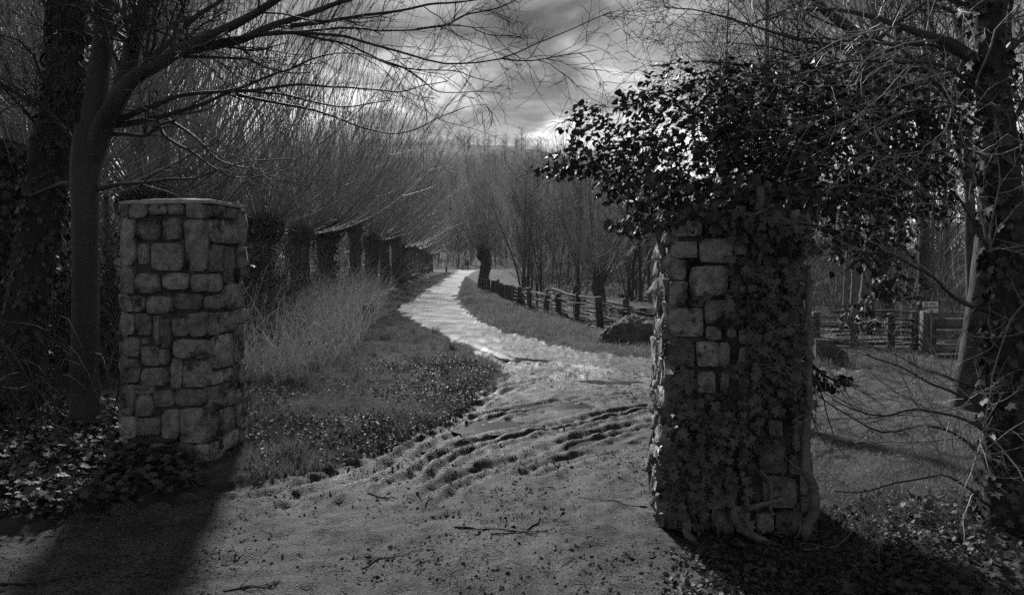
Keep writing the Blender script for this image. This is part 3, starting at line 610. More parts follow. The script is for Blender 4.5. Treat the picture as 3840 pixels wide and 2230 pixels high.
# -- ivy mass on an old stump at the frame's left edge
tk = thing('ivied_stump', 'bushy ivy-smothered dead trunk at the outer frame edge behind the leaning tree', 'tree', (*W(-90, 0, 8.6)[:2], 0))
IP = pxpath([(-60, 1500, 8.6), (-40, 1000, 8.6), (-20, 640, 8.6), (0, 520, 8.6)], 20); IR = np.linspace(.3, .22, 20)
Acc().add(*trunk_shape(IP, IR, 14, .15, 4, 61)).obj('trunk', M['bark_d'], tk)
a = Acc(); a.add(*ivy_on(IP, IR*1.2, 1500, .085, jitter=.3)); a.obj('ivy_leaves', M['leaf'], tk, kind='stuff')
# -- generic bare trees (thicket, wood edge): built at the origin, then copied
def bare_tree(name, h, r, nb, seed, spread=(.3, .7), blen=(.3, .5), up=.35, m=('bark_r', 'shoot_far'), twigr=.004, clear=.2, stems=1):
    t = thing(name, 'x', 'tree')
    tr = Acc(); cr_ = Acc()
    for s in range(stems):
        lean = RNG.normal(size=2)*(.03 if stems == 1 else .16)*h
        P = spline([(0, 0, -.1), (lean[0]*.2, lean[1]*.2, h*.3), (lean[0]*.6+RNG.normal()*.05*h*.3, lean[1]*.6, h*.65), (lean[0], lean[1], h)], 18)
        R = np.interp(np.linspace(0, 1, 18), [0, .06, .5, 1], [r*1.35, r, r*.65, r*.12])
        tr.add(*trunk_shape(P, R, 8, .1, 4, seed+s))
        b1 = spawn(P[None], R[None], nb, clear, .98, spread, (blen[0]*h, blen[1]*h), 8, .42, twigr*1.4, 9, .10, (0, 0, up), .25); cr_.add(*tubes(*b1, 4))
        b2 = spawn(*b1, 6, .2, 1, (.35, .8), (.10*h, .22*h), 5, .55, twigr, 9, .13, (0, 0, up*.6), .4); cr_.add(*tubes(*b2, 3))
        b3 = spawn(*b2, 3, .2, 1, (.35, .9), (.04*h, .1*h), 3, .7, twigr*.75, 9, .13, (0, 0, up*.3), .6); cr_.add(*ribbons(*b3))
    tr.obj('trunk', M[m[0]], t); cr_.obj('crown', M[m[1]], t, kind='stuff'); return t
# -- pollard willows
def pollard(seed, th, tr_, nshoot, slen, spread, ivy=False, low=.15):
    t = thing('pollard_willow', 'x', 'tree')
    P = spline([(0, 0, -.1), (RNG.normal()*.04, RNG.normal()*.04, th*.4), (RNG.normal()*.06, RNG.normal()*.06, th*.8), (0, 0, th)], 16)
    R = np.interp(np.linspace(0, 1, 16), [0, .1, .5, .8, 1], [1.35, 1.05, .95, 1.05, 1.3])*tr_
    a = Acc(); a.add(*trunk_shape(P, R, 18, .22, 4, seed, .05)); tk = a.obj('trunk', M['willow'], t)
    V, Fa = ico(3); f = 1+.30*fbm(V[:, 0]*2.2+seed, V[:, 1]*2.2, V[:, 2]*2.2, o=3, seed=seed)
    a = Acc(); a.add(V*f[:, None]*np.array((1.4, 1.4, 1.1))*tr_+np.array((0, 0, th+.1*tr_)), Fa); a.obj('head', M['willow'], t)
    n = 11; az = RNG.uniform(0, 6.283, nshoot); el = np.arccos(RNG.uniform(spread, 1.0, nshoot))
    d = np.stack([np.cos(az)*np.sin(el), np.sin(az)*np.sin(el), np.cos(el)], -1)
    pos = np.array((0, 0, th))+d*np.array((1.2, 1.2, .8))*tr_; ln = slen*RNG.uniform(.5, 1.1, nshoot)
    out = [pos.copy()]
    for s in range(n-1):
        d = norm(d+RNG.normal(size=d.shape)*.045+np.array((0, 0, low))*(1.15 if s < 5 else .5)); pos = pos+d*(ln/(n-1))[:, None]; out.append(pos.copy())
    SP = np.stack(out, 1); SR = RNG.uniform(.008, .017, nshoot)[:, None]*np.linspace(1, .28, n)[None]
    a = Acc(); a.add(*tubes(SP, SR, 3))
    q = spawn(SP, SR, 4, .25, 1, (.2, .5), (.4, 1.3), 5, .6, .0035, .008, .08, (0, 0, .3), .4); a.add(*tubes(*q, 3))
    a.obj('shoots', M['shoot'], t, kind='stuff')
    if ivy:
        a = Acc(); a.add(*ivy_on(P, R*1.1, 420, .09, jitter=.14)); V = rand_unit(350); pp = V*np.array((1.7, 1.7, 1.1))*tr_*1.15+np.array((0, 0, th))
        a.add(*leaf_stamp(LEAF_I, FACE_I, pp, V+RNG.normal(size=V.shape)*.4, RNG.normal(size=V.shape)*.5+np.array((0, 0, -1.)), RNG.uniform(.07, .14, 350))); a.obj('ivy_leaves', M['leaf'], t, kind='stuff')
    return t
big = [pollard(100+i, 2.3+.22*(i % 3), .24+.04*(i % 2), 165, 8.4 if i < 2 else 6.4, [.05, .12, .2, .0, .3][i], ivy=i < 2, low=[.16, .14, .17, .13, .16][i]) for i in range(5)]
row_y = [9.6, 12.4, 15.0, 18.0, 21.0, 24.2, 27.4, 31, 35, 39, 43.5, 48.5, 54, 60, 66.5, 74, 82, 90]
used = set()
for i, yy in enumerate(row_y):
    xx = np.interp(yy, [9, 15, 25, 38, 57, 82, 95], [-6.6, -6.4, -6.35, -6.5, -8.4, -9.9, -10.6])+RNG.normal()*.12
    k = (i % 2) if i in (0, 1, 3, 5) else 2+i % 3
    lab = f'bare pollard willow, {ORD[i]} from the near end of the row left of the path' if i not in (0, 1, 3, 5) else f'ivy-clad pollard willow, {ORD[i]} from the near end of the row left of the path'
    loc = (xx, yy, gh(xx, yy)-.03)
    if k in used: dup(big[k], loc, RNG.uniform(0, 6.28), float(RNG.uniform(.9, 1.08)), lab, 'pollard willows lining the left side of the path')
    else:
        o = big[k]; o.location = loc; o.rotation_euler = (0, 0, RNG.uniform(0, 6.28)); o['label'] = lab; o['group'] = 'pollard willows lining the left side of the path'; used.add(k)
sm = pollard(140, 1.9, .27, 150, 4.4, .45, low=.16); sm.location = (*G(1812, 1088), 0); tag(sm, 'stout pollard willow right of the path where the palisade begins', 'tree', 'pollard willows right of the path')
sm2 = pollard(150, 1.1, .17, 130, 2.9, .35, low=.17); x2, y2 = 2.68, 21.0; sm2.location = (x2, y2, 0); tag(sm2, 'small dark pollard willow with short trunk just behind the wattle fence', 'tree', 'pollard willows right of the path')

# -- thicket of slim trees and shrubs behind the fence, woodland beyond
sap = [bare_tree('bare_sapling', h, r, nb, 200+i, (.25, .6), (.22, .4), .45, ('bark_r', 'shoot_far'), .005, .15, st) for i, (h, r, nb, st) in enumerate([(5.2, .06, 22, 1), (4.6, .05, 18, 2), (3.6, .035, 12, 4), (6.0, .08, 24, 1)])]
tall = [bare_tree('slim_tree', h, r, nb, 230+i, (.3, .75), (.18, .32), .4, ('bark_r', 'shoot_far'), .006, .22, 1) for i, (h, r, nb) in enumerate([(12, .13, 34), (10.5, .11, 30), (13.5, .16, 36)])]
def place(protos, spots, lab, grp, smin=.85, smax=1.15):
    for i, (x, y) in enumerate(spots):
        p = protos[i % len(protos)]; key = p.name
        sc = float(RNG.uniform(smin, smax)); rz = RNG.uniform(0, 6.28); loc = (x, y, gh(x, y)-.02)
        if 'placed' in p: o = dup(p, loc, rz, sc, lab, grp)
        else: p.location = loc; p.rotation_euler = (0, 0, rz); p.scale = (sc, sc, sc); p['label'] = lab; p['group'] = grp; p['placed'] = 1
spots = []
for i in range(34):
    y = RNG.uniform(25, 48); x = RNG.uniform(.0, .42)*y
    if abs(x-2.7*y/21) < .5 and y < 27: x += 1.2
    spots.append((x, y))
place(sap, spots, 'slim bare sapling in the thicket behind the wattle fence', 'saplings in the thicket behind the fence')
spots = [(RNG.uniform(.30, .66)*y, y) for y in RNG.uniform(17, 40, 22)]+[(RNG.uniform(.66, .85)*y, y) for y in RNG.uniform(14, 30, 8)]
place(tall, spots, 'tall slim bare tree in the wood beyond the wattle fence, behind the ivied pillar', 'tall trees in the wood behind the ivied pillar', .7, 1.0)
spots = [(-RNG.uniform(.42, .95)*y, y) for y in RNG.uniform(13, 34, 26)]
place(tall, spots, 'tall slim bare tree in the wood behind the pollard willow row', 'tall trees behind the pollard row', .75, 1.1)
o = bare_tree('skyline_tree', 10, .14, 26, 280, (.4, .9), (.2, .38), .2, ('bark_r', 'shoot_far'), .016, .3); hx_, hy_ = (2110-CX)/F*150, 150.
o.location = (hx_, hy_, W(2110, 640, 150)[2]-.5); o.scale = (1.0, 1.0, 1.0); tag(o, 'lone bare tree on the hill slope at the skyline beside the ivy mass', 'tree')
o.location.z = float(hill_h(np.array([hx_]), np.array([hy_]))[0]); zt = W(2110, 480, 150)[2]; k = (zt-o.location.z)/10; o.scale = (k*.5, k*.5, k)

# -- right-hand trees: ivied trunk near the frame's edge, rough leaning trunk behind it
YR = 3.85
tr_ = thing('ivied_tree', 'dark ivy-clad trunk at the frame edge beside the ivied pillar, arching twigs over it', 'tree', (*G(3775, 2070), 0))
RPp = pxpath([(3775, 2110, YR), (3772, 1800, YR), (3768, 1400, YR), (3785, 950, YR), (3768, 720, YR), (3742, 450, YR), (3712, 300, YR), (3703, 50, YR), (3690, -500, YR)], 44)
RRr = np.interp(np.linspace(0, 1, 44), [0, .1, .5, 1], [.15, .098, .085, .06])
Acc().add(*trunk_shape(RPp, RRr, 14, .12, 6, 33)).obj('trunk', M['bark_d'], tr_)
RL = [([(3660, 230, 3.85), (3547, 150, 3.9), (3391, 99, 4.0), (3261, 57, 4.1), (3079, 31, 4.2), (2924, 57, 4.3), (2820, 104, 4.4), (2700, 230, 4.5)], 22, 2.5),
      ([(3690, 260, 3.85), (3500, 165, 4.0), (3300, 160, 4.1), (3100, 140, 4.2), (2900, 130, 4.3), (2700, 60, 4.4)], 9, 2.5),
      ([(3720, 420, 3.85), (3560, 260, 3.9), (3350, 230, 4.0), (3150, 240, 4.1), (2960, 300, 4.2)], 9, 3),
      ([(3760, 560, 3.85), (3600, 415, 3.8), (3450, 420, 3.8), (3280, 390, 3.9), (3000, 450, 4)], 8, 2.5),
      ([(3740, 640, 3.85), (3620, 560, 3.7), (3480, 570, 3.65), (3250, 560, 3.7)], 7, 2.5),
      ([(3780, 1180, 3.85), (3620, 1130, 3.8), (3440, 1010, 3.75), (3290, 950, 3.8), (3160, 1020, 3.9)], 9, 3),
      ([(3790, 1080, 3.85), (3690, 890, 3.8), (3640, 800, 3.75), (3560, 720, 3.7), (3300, 700, 3.8)], 8, 2.5),
      ([(3760, 1600, 3.8), (3600, 1480, 3.7), (3400, 1380, 3.7), (3250, 1330, 3.75)], 9, 2.5),
      ([(3740, 1700, 3.8), (3640, 1580, 3.6), (3480, 1540, 3.5), (3300, 1560, 3.5), (3120, 1500, 3.6)], 9, 2.2),
      ([(3740, 1780, 3.8), (3600, 1640, 3.7), (3480, 1590, 3.7), (3290, 1620, 3.7), (3060, 1480, 3.8)], 8, 2.2),
      ([(3730, 1900, 3.8), (3560, 1790, 3.6), (3400, 1790, 3.5), (3250, 1840, 3.5), (3140, 1840, 3.5)], 6, 2),
      ([(3760, 100, 3.85), (3500, -40, 3.9), (3300, -60, 4.0), (3050, -10, 4.1), (2850, 90, 4.2)], 9, 2.5),
      ([(3740, 1500, 3.8), (3560, 1420, 3.8), (3380, 1330, 3.9), (3220, 1290, 4.0)], 6, 2)]
P_, R_ = [], []
for pts, r0, r1 in RL:
    P = pxpath(pts, 20); P = P+.02*np.stack([fbm(P[:, 0]*4, P[:, 2]*4, o=2, seed=s) for s in (1, 2, 3)], -1); R = np.geomspace(r0, r1, 20)/F*4
    Acc().add(*trunk_shape(P, R, 7, .06, 8, 3)).obj('limb', M['bark_s'], tr_); P_.append(P); R_.append(R)
P_, R_ = np.array(P_), np.array(R_)
a = Acc(); s1 = spawn(P_, R_, 10, .1, 1, (.4, 1.1), (.3, .8), 8, .55, .0022, .007, .16, (0, 0, .0), .4); a.add(*tubes(*s1, 4))
s2 = spawn(*s1, 5, .15, 1, (.5, 1.1), (.12, .4), 6, .6, .0016, .004, .2, (0, 0, 0), .6); a.add(*tubes(*s2, 3)); s3 = spawn(*s2, 2, .2, 1, (.5, 1.2), (.04, .14), 4, .8, .0013, .003, .2, (0, 0, 0), .8); a.add(*ribbons(*s3))
a.obj('twigs', M['shoot'], tr_, kind='stuff')
a = Acc(); a.add(*ivy_on(RPp[:38], RRr[:38], 900, .055, jitter=.07)); a.obj('ivy_leaves', M['leaf'], tr_, kind='stuff')
YL = 7.5
tl = thing('leaning_tree', 'rough-barked tree leaning in front of the plank fence, beside the frame edge', 'tree', (*G(3640, 1530), 0))
P = pxpath([(3632, 1560, YL), (3650, 1350, YL), (3685, 1100, YL), (3712, 800, YL), (3735, 400, YL), (3760, -100, YL), (3780, -900, YL)], 36); R = np.interp(np.linspace(0, 1, 36), [0, .08, .3, 1], [.21, .15, .12, .07])
Acc().add(*trunk_shape(P, R, 16, .1, 6, 41)).obj('trunk', M['bark_r'], tl)
a = Acc(); s1 = spawn(P[None, 14:], R[None, 14:], 26, .0, 1, (.5, 1.2), (1.0, 2.4), 9, .4, .005, .03, .14, (-.2, -.1, .2), .3); a.add(*tubes(*s1, 4))
s2 = spawn(*s1, 8, .15, 1, (.4, 1.1), (.3, .9), 6, .6, .003, .01, .18, (0, 0, 0), .5); a.add(*tubes(*s2, 3)); s3 = spawn(*s2, 4, .2, 1, (.5, 1.2), (.1, .35), 4, .8, .0024, .004, .2, (0, 0, 0), .8); a.add(*ribbons(*s3))
a.obj('crown', M['twig'], tl, kind='stuff')
# thorny tree behind the ivy: fine twigs against the sky above the ivied pillar
th = thing('thorn_tree', 'dense twiggy bare thorn tree rising behind the ivy mass', 'tree', (*G(2860, 1560), 0))
P = pxpath([(2850, 1560, 7.1), (2900, 1000, 7.1), (3050, 600, 7.1), (3235, 330, 7.1), (3230, 150, 7.1), (3053, 0, 7.1), (2980, -250, 7.0)], 26); R = np.linspace(.12, .03, 26)
Acc().add(*trunk_shape(P, R, 10, .1, 6, 51)).obj('trunk', M['bark_s'], th)
TL = [([(3290, 480, 7.1), (3100, 330, 7.0), (2850, 260, 6.9), (2640, 230, 6.8), (2440, 250, 6.8)], 12, 2), ([(3300, 560, 7.1), (3080, 420, 7.0), (2860, 400, 6.9), (2700, 380, 6.8)], 10, 2), ([(3240, 190, 7.1), (3000, 150, 7.0), (2800, 90, 6.9), (2620, 40, 6.8), (2500, 30, 6.8)], 12, 2),
      ([(3260, 280, 7.1), (3100, 250, 7.2), (2900, 180, 7.3), (2720, 160, 7.3)], 9, 2), ([(3240, 190, 7.1), (3400, 60, 7.2), (3550, -40, 7.3)], 12, 3), ([(3290, 440, 7.1), (3450, 300, 7.2), (3600, 220, 7.3)], 10, 3), ([(3060, 0, 7.1), (2860, -60, 7), (2660, -40, 6.9)], 9, 2)]
P_ = np.array([pxpath(p, 18) for p, _, _ in TL]); R_ = np.array([np.geomspace(r0, r1, 18)/F*7 for _, r0, r1 in TL])
for p, r in zip(P_, R_): Acc().add(*tubes(p, r, 7)).obj('limb', M['bark_s'], th)
a = Acc(); s1 = spawn(P_, R_, 18, .1, 1, (.4, 1.1), (.5, 1.4), 8, .5, .0035, .012, .15, (0, 0, .15), .4); a.add(*tubes(*s1, 4))
s2 = spawn(*s1, 7, .15, 1, (.5, 1.1), (.2, .55), 6, .6, .0028, .006, .2, (0, 0, 0), .6); a.add(*tubes(*s2, 3)); s3 = spawn(*s2, 3, .2, 1, (.5, 1.2), (.06, .2), 4, .8, .0024, .004, .2, (0, 0, 0), .8); a.add(*ribbons(*s3))
a.obj('twigs', M['twig'], th, kind='stuff')
print('trees done')

# ---------------------------------------------------------------- ivy on the overgrown pillar
iv = thing('ivy_bush', 'dense glossy ivy bush crowning the overgrown stone pillar', 'ivy', (RP[0], RP[1], 1.9))
LOBES = [  # centre (x, y, distance), radii in photo pixels, depth radius in metres, leaves
    ((2620, 520, 4.55), 330, 210, .45, 900), ((2900, 480, 4.6), 330, 260, .5, 1000), ((3200, 560, 4.7), 300, 270, .45, 650), ((2250, 560, 4.4), 170, 110, .25, 230),
    ((2210, 430, 4.4), 90, 40, .12, 45), ((2120, 640, 4.3), 120, 35, .15, 45), ((2380, 380, 4.4), 80, 50, .15, 45), ((2420, 690, 4.3), 190, 110, .3, 200), ((2400, 840, 4.2), 130, 40, .2, 55),
    ((2700, 740, 4.35), 240, 70, .4, 240), ((3000, 760, 4.4), 260, 80, .4, 260), ((3250, 900, 4.5), 200, 130, .35, 150), ((3350, 1080, 4.5), 120, 60, .2, 45), ((3230, 1190, 4.4), 80, 60, .12, 35), ((3420, 700, 4.6), 200, 150, .3, 170), ((3100, 1420, 4.2), 80, 50, .15, 28), ((2800, 290, 4.6), 250, 60, .3, 120), ((3330, 380, 4.8), 260, 160, .4, 170), ((3520, 520, 4.7), 150, 160, .3, 110), ((2520, 300, 4.5), 130, 60, .2, 60), ((2780, 835, 4.02), 210, 50, .1, 60), ((2960, 900, 3.98), 110, 90, .1, 60), ((2600, 800, 4.1), 110, 40, .15, 40), ((3300, 220, 4.9), 300, 110, .4, 60)]
pos, nr, dv, sz = [], [], [], []
ctr0 = W(2800, 620, 4.6)
for (cx_, cy_, Yy), rx, ry, rd, nl in LOBES:
    nl = int(nl*(1.8 if cx_ < 3050 else 2.2))
    u = rand_unit(nl)*(RNG.uniform(.12, 1.0, nl)**.45)[:, None]; u *= (1+.25*fbm(u[:, 0]*3+cx_, u[:, 1]*3, u[:, 2]*3, o=2))[:, None]
    p = W(cx_, cy_, Yy)+u*np.array((rx/F*Yy, rd, ry/F*Yy)); pos.append(p)
    out = norm(p-ctr0+np.array((0, 0, .2))); nr.append(norm(out*.7+np.array((0, -.1, .55))+RNG.normal(size=p.shape)*.55)); dv.append(norm(out*.6+RNG.normal(size=p.shape)*.6+np.array((0, 0, -.55)))); sz.append(RNG.uniform(.028, .070, nl))
pos, nr, dv, sz = map(np.concatenate, (pos, nr, dv, sz))
a = Acc(); st = []
top = np.array((RP[0], RP[1]-.1, 1.95))
STEMS = [[(2870, 830, 4.2), (2600, 800, 4.25), (2430, 766, 4.3), (2327, 725, 4.3), (2276, 670, 4.35), (2210, 620, 4.35), (2080, 650, 4.3)], [(2900, 820, 4.3), (2700, 700, 4.4), (2500, 690, 4.4), (2400, 600, 4.4), (2300, 470, 4.4), (2220, 420, 4.4)],
         [(2800, 830, 4.2), (2560, 850, 4.2), (2400, 830, 4.2), (2290, 845, 4.15)], [(2950, 820, 4.4), (2800, 600, 4.5), (2650, 450, 4.5), (2480, 340, 4.45), (2390, 370, 4.4)], [(2980, 820, 4.4), (2950, 600, 4.6), (2900, 400, 4.6), (2850, 250, 4.6)],
         [(3020, 830, 4.4), (3200, 700, 4.6), (3400, 600, 4.7), (3520, 640, 4.7)], [(3060, 860, 4.4), (3200, 900, 4.45), (3300, 1000, 4.5), (3360, 1120, 4.5)], [(3040, 1330, 4.2), (3080, 1400, 4.15), (3150, 1440, 4.1)], [(3000, 830, 4.4), (3120, 560, 4.6), (3180, 380, 4.7)]]
for pts in STEMS:
    P = pxpath(pts, 20); P = P+.02*np.stack([fbm(P[:, 0]*6, P[:, 2]*6, o=2, seed=s) for s in (5, 6, 7)], -1); st.append(P)
    Acc().add(*tubes(P, np.geomspace(.016, .004, 20), 7)).obj('branch', M['bark_s'], iv)
st = np.array(st); sr = np.tile(np.geomspace(.014, .004, 20), (len(st), 1))
s1 = spawn(st, sr, 16, .1, 1, (.4, 1.1), (.2, .6), 7, .6, .002, .006, .2, (0, 0, .1), .4); a.add(*tubes(*s1, 4)); s2 = spawn(*s1, 3, .2, 1, (.4, 1), (.08, .25), 5, .7, .0016, .003, .2, (0, 0, 0), .5); a.add(*tubes(*s2, 3))
a.obj('twigs', M['twig'], iv, kind='stuff')
def leaves_of(thing_, pos, nr, dv, sz, base, faces, mt, nsingle=300, score=None):
    """the leaves that show largest as single parts, the rest as one mass"""
    sc = sz/pos[:, 1]*(.35+np.abs((norm(nr)*norm(np.array((0, 0, EYE))-pos)).sum(-1))) if score is None else score
    o_ = np.argsort(-sc); big_, rest = o_[:nsingle], o_[nsingle:]
    variants = []
    for k in range(3):
        Vb = base.copy(); Vb[:, 2] += RNG.normal(size=len(Vb))*.035; Vb[:, 0] *= RNG.uniform(.85, 1.1)
        me = mesh_from('leaf', Vb, [faces]); me.materials.append(mt); variants.append(me)
    from mathutils import Matrix
    org = np.array(thing_['_o'])
    for j, i in enumerate(big_):
        n_ = norm(nr[i]); y_ = norm(dv[i]-(dv[i]@n_)*n_); x_ = np.cross(y_, n_); m4 = Matrix.Identity(4)
        for r in range(3):
            m4[r][0], m4[r][1], m4[r][2], m4[r][3] = x_[r]*sz[i], y_[r]*sz[i], n_[r]*sz[i], pos[i][r]-org[r]
        o = bpy.data.objects.new('leaf', variants[j % 3]); COL.objects.link(o); o.parent = thing_; o.matrix_local = m4
    if len(rest):
        bv = base.copy()
        ac = Acc()
        for k in range(4):
            bv = base.copy(); bv[:, 2] = bv[:, 2]*RNG.uniform(.3, 2.2)+RNG.normal(size=len(bv))*.04; bv[:, 0] *= RNG.uniform(.75, 1.15); r_ = rest[k::4]; ac.add(*leaf_stamp(bv, faces, pos[r_], nr[r_], dv[r_], sz[r_]))
        ac.obj('leaves', mt, thing_, kind='stuff')
leaves_of(iv, pos, nr, dv, sz, LEAF_O, FACE_O, M['leaf'])

ic = thing('climbing_ivy', 'ivy creeping up the front of the overgrown pillar on thick woody stems', 'ivy', (RP[0], RP[1], 0))
def RFW(cx_, cy_, d=.03):
    """point of the right pillar's front face from its traced coordinates"""
    t = (cy_-55)/1345; l_ = 178-62*t; r_ = 775-85*t; u = (cx_-l_)/(r_-l_)*RW; v_ = (1400-cy_)/1345*1.92
    return rface('f')(np.atleast_1d(float(u)), np.atleast_1d(float(v_)), np.atleast_1d(float(d)))[0]
ROOTS = [([(790, 95, .06), (785, 150, .07), (740, 185, .06), (665, 205, .04)], .020, .014), ([(585, -20, .10), (582, 90, .07), (598, 150, .06), (600, 185, .05), (578, 250, .04), (560, 300, .03)], .022, .014), ([(528, 85, .05), (545, 150, .05), (575, 195, .05)], .017, .015),
         ([(490, 105, .08), (560, 90, .09), (640, 55, .1)], .011, .012), ([(775, 330, .04), (768, 420, .05), (752, 520, .05), (738, 640, .05), (728, 800, .05), (712, 900, .05), (690, 1050, .05), (690, 1140, .05), (706, 1200, .05), (696, 1290, .05), (668, 1350, .05), (655, 1395, .05)], .016, .032),
         ([(385, 1290, .03), (395, 1335, .06), (430, 1372, .09), (490, 1395, .13), (560, 1420, .17)], .030, .018), ([(215, 1300, .04), (200, 1350, .07), (205, 1385, .09), (232, 1412, .12)], .024, .026), ([(395, 1295, .04), (460, 1285, .05), (520, 1262, .05), (600, 1240, .04)], .02, .010),
         ([(508, 1130, .04), (538, 1180, .045), (545, 1230, .045), (540, 1290, .045), (548, 1312, .04)], .012, .009), ([(545, 1392, .05), (600, 1398, .06), (635, 1370, .06), (648, 1320, .05)], .006, .007), ([(540, 450, .05), (545, 500, .05), (528, 530, .05)], .012, .010), ([(765, 440, .05), (735, 500, .05), (710, 470, .04)], .010, .006),
         ([(350, 1050, .06), (352, 1120, .08), (330, 1250, .09), (318, 1330, .1), (333, 1450, .12)], .004, .003), ([(218, 1120, .06), (222, 1200, .07), (220, 1290, .08), (240, 1340, .09)], .004, .003), ([(345, 1070, .06), (340, 1180, .07), (312, 1240, .09), (320, 1350, .1)], .003, .003), ([(690, 935, .05), (650, 930, .06), (700, 900, .06)], .010, .007),
         ([(95, 560, .1), (93, 640, .1), (100, 760, .1), (92, 860, .1), (110, 960, .08)], .0028, .0024), ([(530, 300, .03), (535, 420, .04), (540, 450, .05)], .014, .012)]
for pts, r0, r1 in ROOTS:
    P = spline([RFW(*p) for p in pts], 22); P = P+.006*np.stack([fbm(P[:, 0]*12, P[:, 2]*12, o=2, seed=s) for s in (5, 6, 7)], -1)
    Acc().add(*trunk_shape(P, np.linspace(r0, r1, 22), 8, .15, 20, 3)).obj('stem', M['stem'], ic)
a = Acc(); Pf = []
for i in range(90):
    cx_, cy_ = RNG.uniform(430, 720), RNG.uniform(60, 1350); P = spline([RFW(cx_, cy_, .035), RFW(cx_+RNG.normal()*25, cy_+60, .045), RFW(cx_+RNG.normal()*40, cy_+RNG.uniform(90, 200), .04)], 7); Pf.append(P)
a.add(*tubes(np.array(Pf), np.full((90, 7), .0024), 4)); a.obj('rootlets', M['stem'], ic, kind='stuff')
PATCH = [((470, 120), 60, 70, 50, .5), ((620, 130), 150, 80, 120, .5), ((560, 340), 130, 60, 130, .75), ((520, 420), 150, 90, 170, .8), ((600, 540), 120, 110, 200, .9), ((585, 680), 115, 100, 230, .95), ((220, 640), 60, 50, 40, .6), ((550, 800), 125, 110, 230, .95), ((200, 770), 60, 70, 60, .8), ((220, 900), 110, 80, 150, .9), ((370, 930), 170, 80, 170, .95), ((440, 1010), 120, 80, 140, .9), ((250, 1040), 140, 100, 220, .95), ((190, 1160), 110, 100, 210, .95), ((330, 1170), 120, 100, 170, .85), ((220, 1290), 100, 60, 90, .7), ((640, 800), 90, 110, 80, .6), ((700, 250), 50, 100, 50, .5), ((130, 1100), 50, 70, 60, .8), ((690, 640), 40, 120, 30, .5)]
pos, nr, dv, sz = [], [], [], []
fn = rface('f')(np.array([.4]), np.array([1.]), np.array([1.]))[0]-rface('f')(np.array([.4]), np.array([1.]), np.array([0.]))[0]
for (cx_, cy_), rx, ry, nl, _ in PATCH:
    for i in range(int(nl*.55)):
        g = RNG.normal(size=2)*.5; x_, y_ = cx_+g[0]*rx, cy_+g[1]*ry
        t = (y_-55)/1345; l_ = 178-62*t; r_ = 775-85*t
        if y_ > 1370 or y_ < 30 or x_ > r_+15 or x_ < l_-45: continue
        pos.append(RFW(x_, y_, RNG.uniform(.05, .14))); nr.append(norm(fn+RNG.normal(size=3)*.5+np.array((0, 0, .45)))); dv.append(norm(np.array((RNG.normal()*.5, -.25, -1.)))); sz.append(RNG.choice([RNG.uniform(.022, .04), RNG.uniform(.04, .075)]))
leaves_of(ic, np.array(pos), np.array(nr), np.array(dv), np.array(sz), LEAF_I, FACE_I, M['leaf_c'])
# the strand creeping on the bare pillar's right side
isd = thing('ivy_strand', 'thin ivy strand hanging on the right side of the bare pillar', 'ivy', (LP[0], LP[1], 1.4))
P = spline([lface('r')(np.array([u]), np.array([z]), np.array([.05]))[0] for u, z in ((.52, 1.72), (.46, 1.66), (.47, 1.58), (.52, 1.52))], 12)
Acc().add(*tubes(P, np.full(12, .004), 5)).obj('stem', M['stem'], isd)
P2 = spline([lface('r')(np.array([u]), np.array([z]), np.array([.05]))[0] for u, z in ((.50, .02), (.53, .2), (.5, .4), (.55, .58))], 12); Acc().add(*tubes(P2, np.full(12, .004), 5)).obj('stem', M['stem'], isd)
PP = np.vstack([P, P2, P2]); m = len(PP); leaves_of(isd, PP+RNG.normal(size=PP.shape)*.02, RNG.normal(size=PP.shape)*.4+np.array((1, -.4, .4)), RNG.normal(size=PP.shape)*.3+np.array((0, 0, -1.)), RNG.uniform(.03, .05, m), LEAF_I, FACE_I, M['leaf_c'])
print('ivy done')
HAZE = .00022
# ---------------------------------------------------------------- fences
FL = spline([(.15, 22.6), (.80, 20.2), (1.60, 17.3), (2.02, 15.8), (2.45, 14.9), (3.0, 14.1), (4.2, 12.9), (5.33, 12.15), (6.5, 11.9), (7.02, 11.9)], 120)
FLc = np.concatenate([[0], np.cumsum(np.linalg.norm(np.diff(FL, axis=0), axis=1))])
def fpos(s): return np.array([np.interp(s, FLc, FL[:, 0]), np.interp(s, FLc, FL[:, 1])])
def sfor(x): return float(np.interp(x, FL[:, 0], FLc))
wf = thing('wattle_fence', 'low wattle fence of woven rods and round posts curving behind the ivied pillar', 'fence', (*fpos(5), 0))
ps = [sfor(x) for x in (.25, .55, .95, 1.25, 1.60, 2.03, 2.43, 3.0, 3.55, 4.15, 4.75, 5.33, 5.9, 6.5, 6.9)]
for i, s in enumerate(ps):
    p = fpos(s); Acc().add(*post(p[0], p[1], -.2, RNG.uniform(.66, .80), RNG.uniform(.062, .085), RNG.normal(size=2)*.05)).obj('post', M['wood'], wf)
tot = FLc[-1]
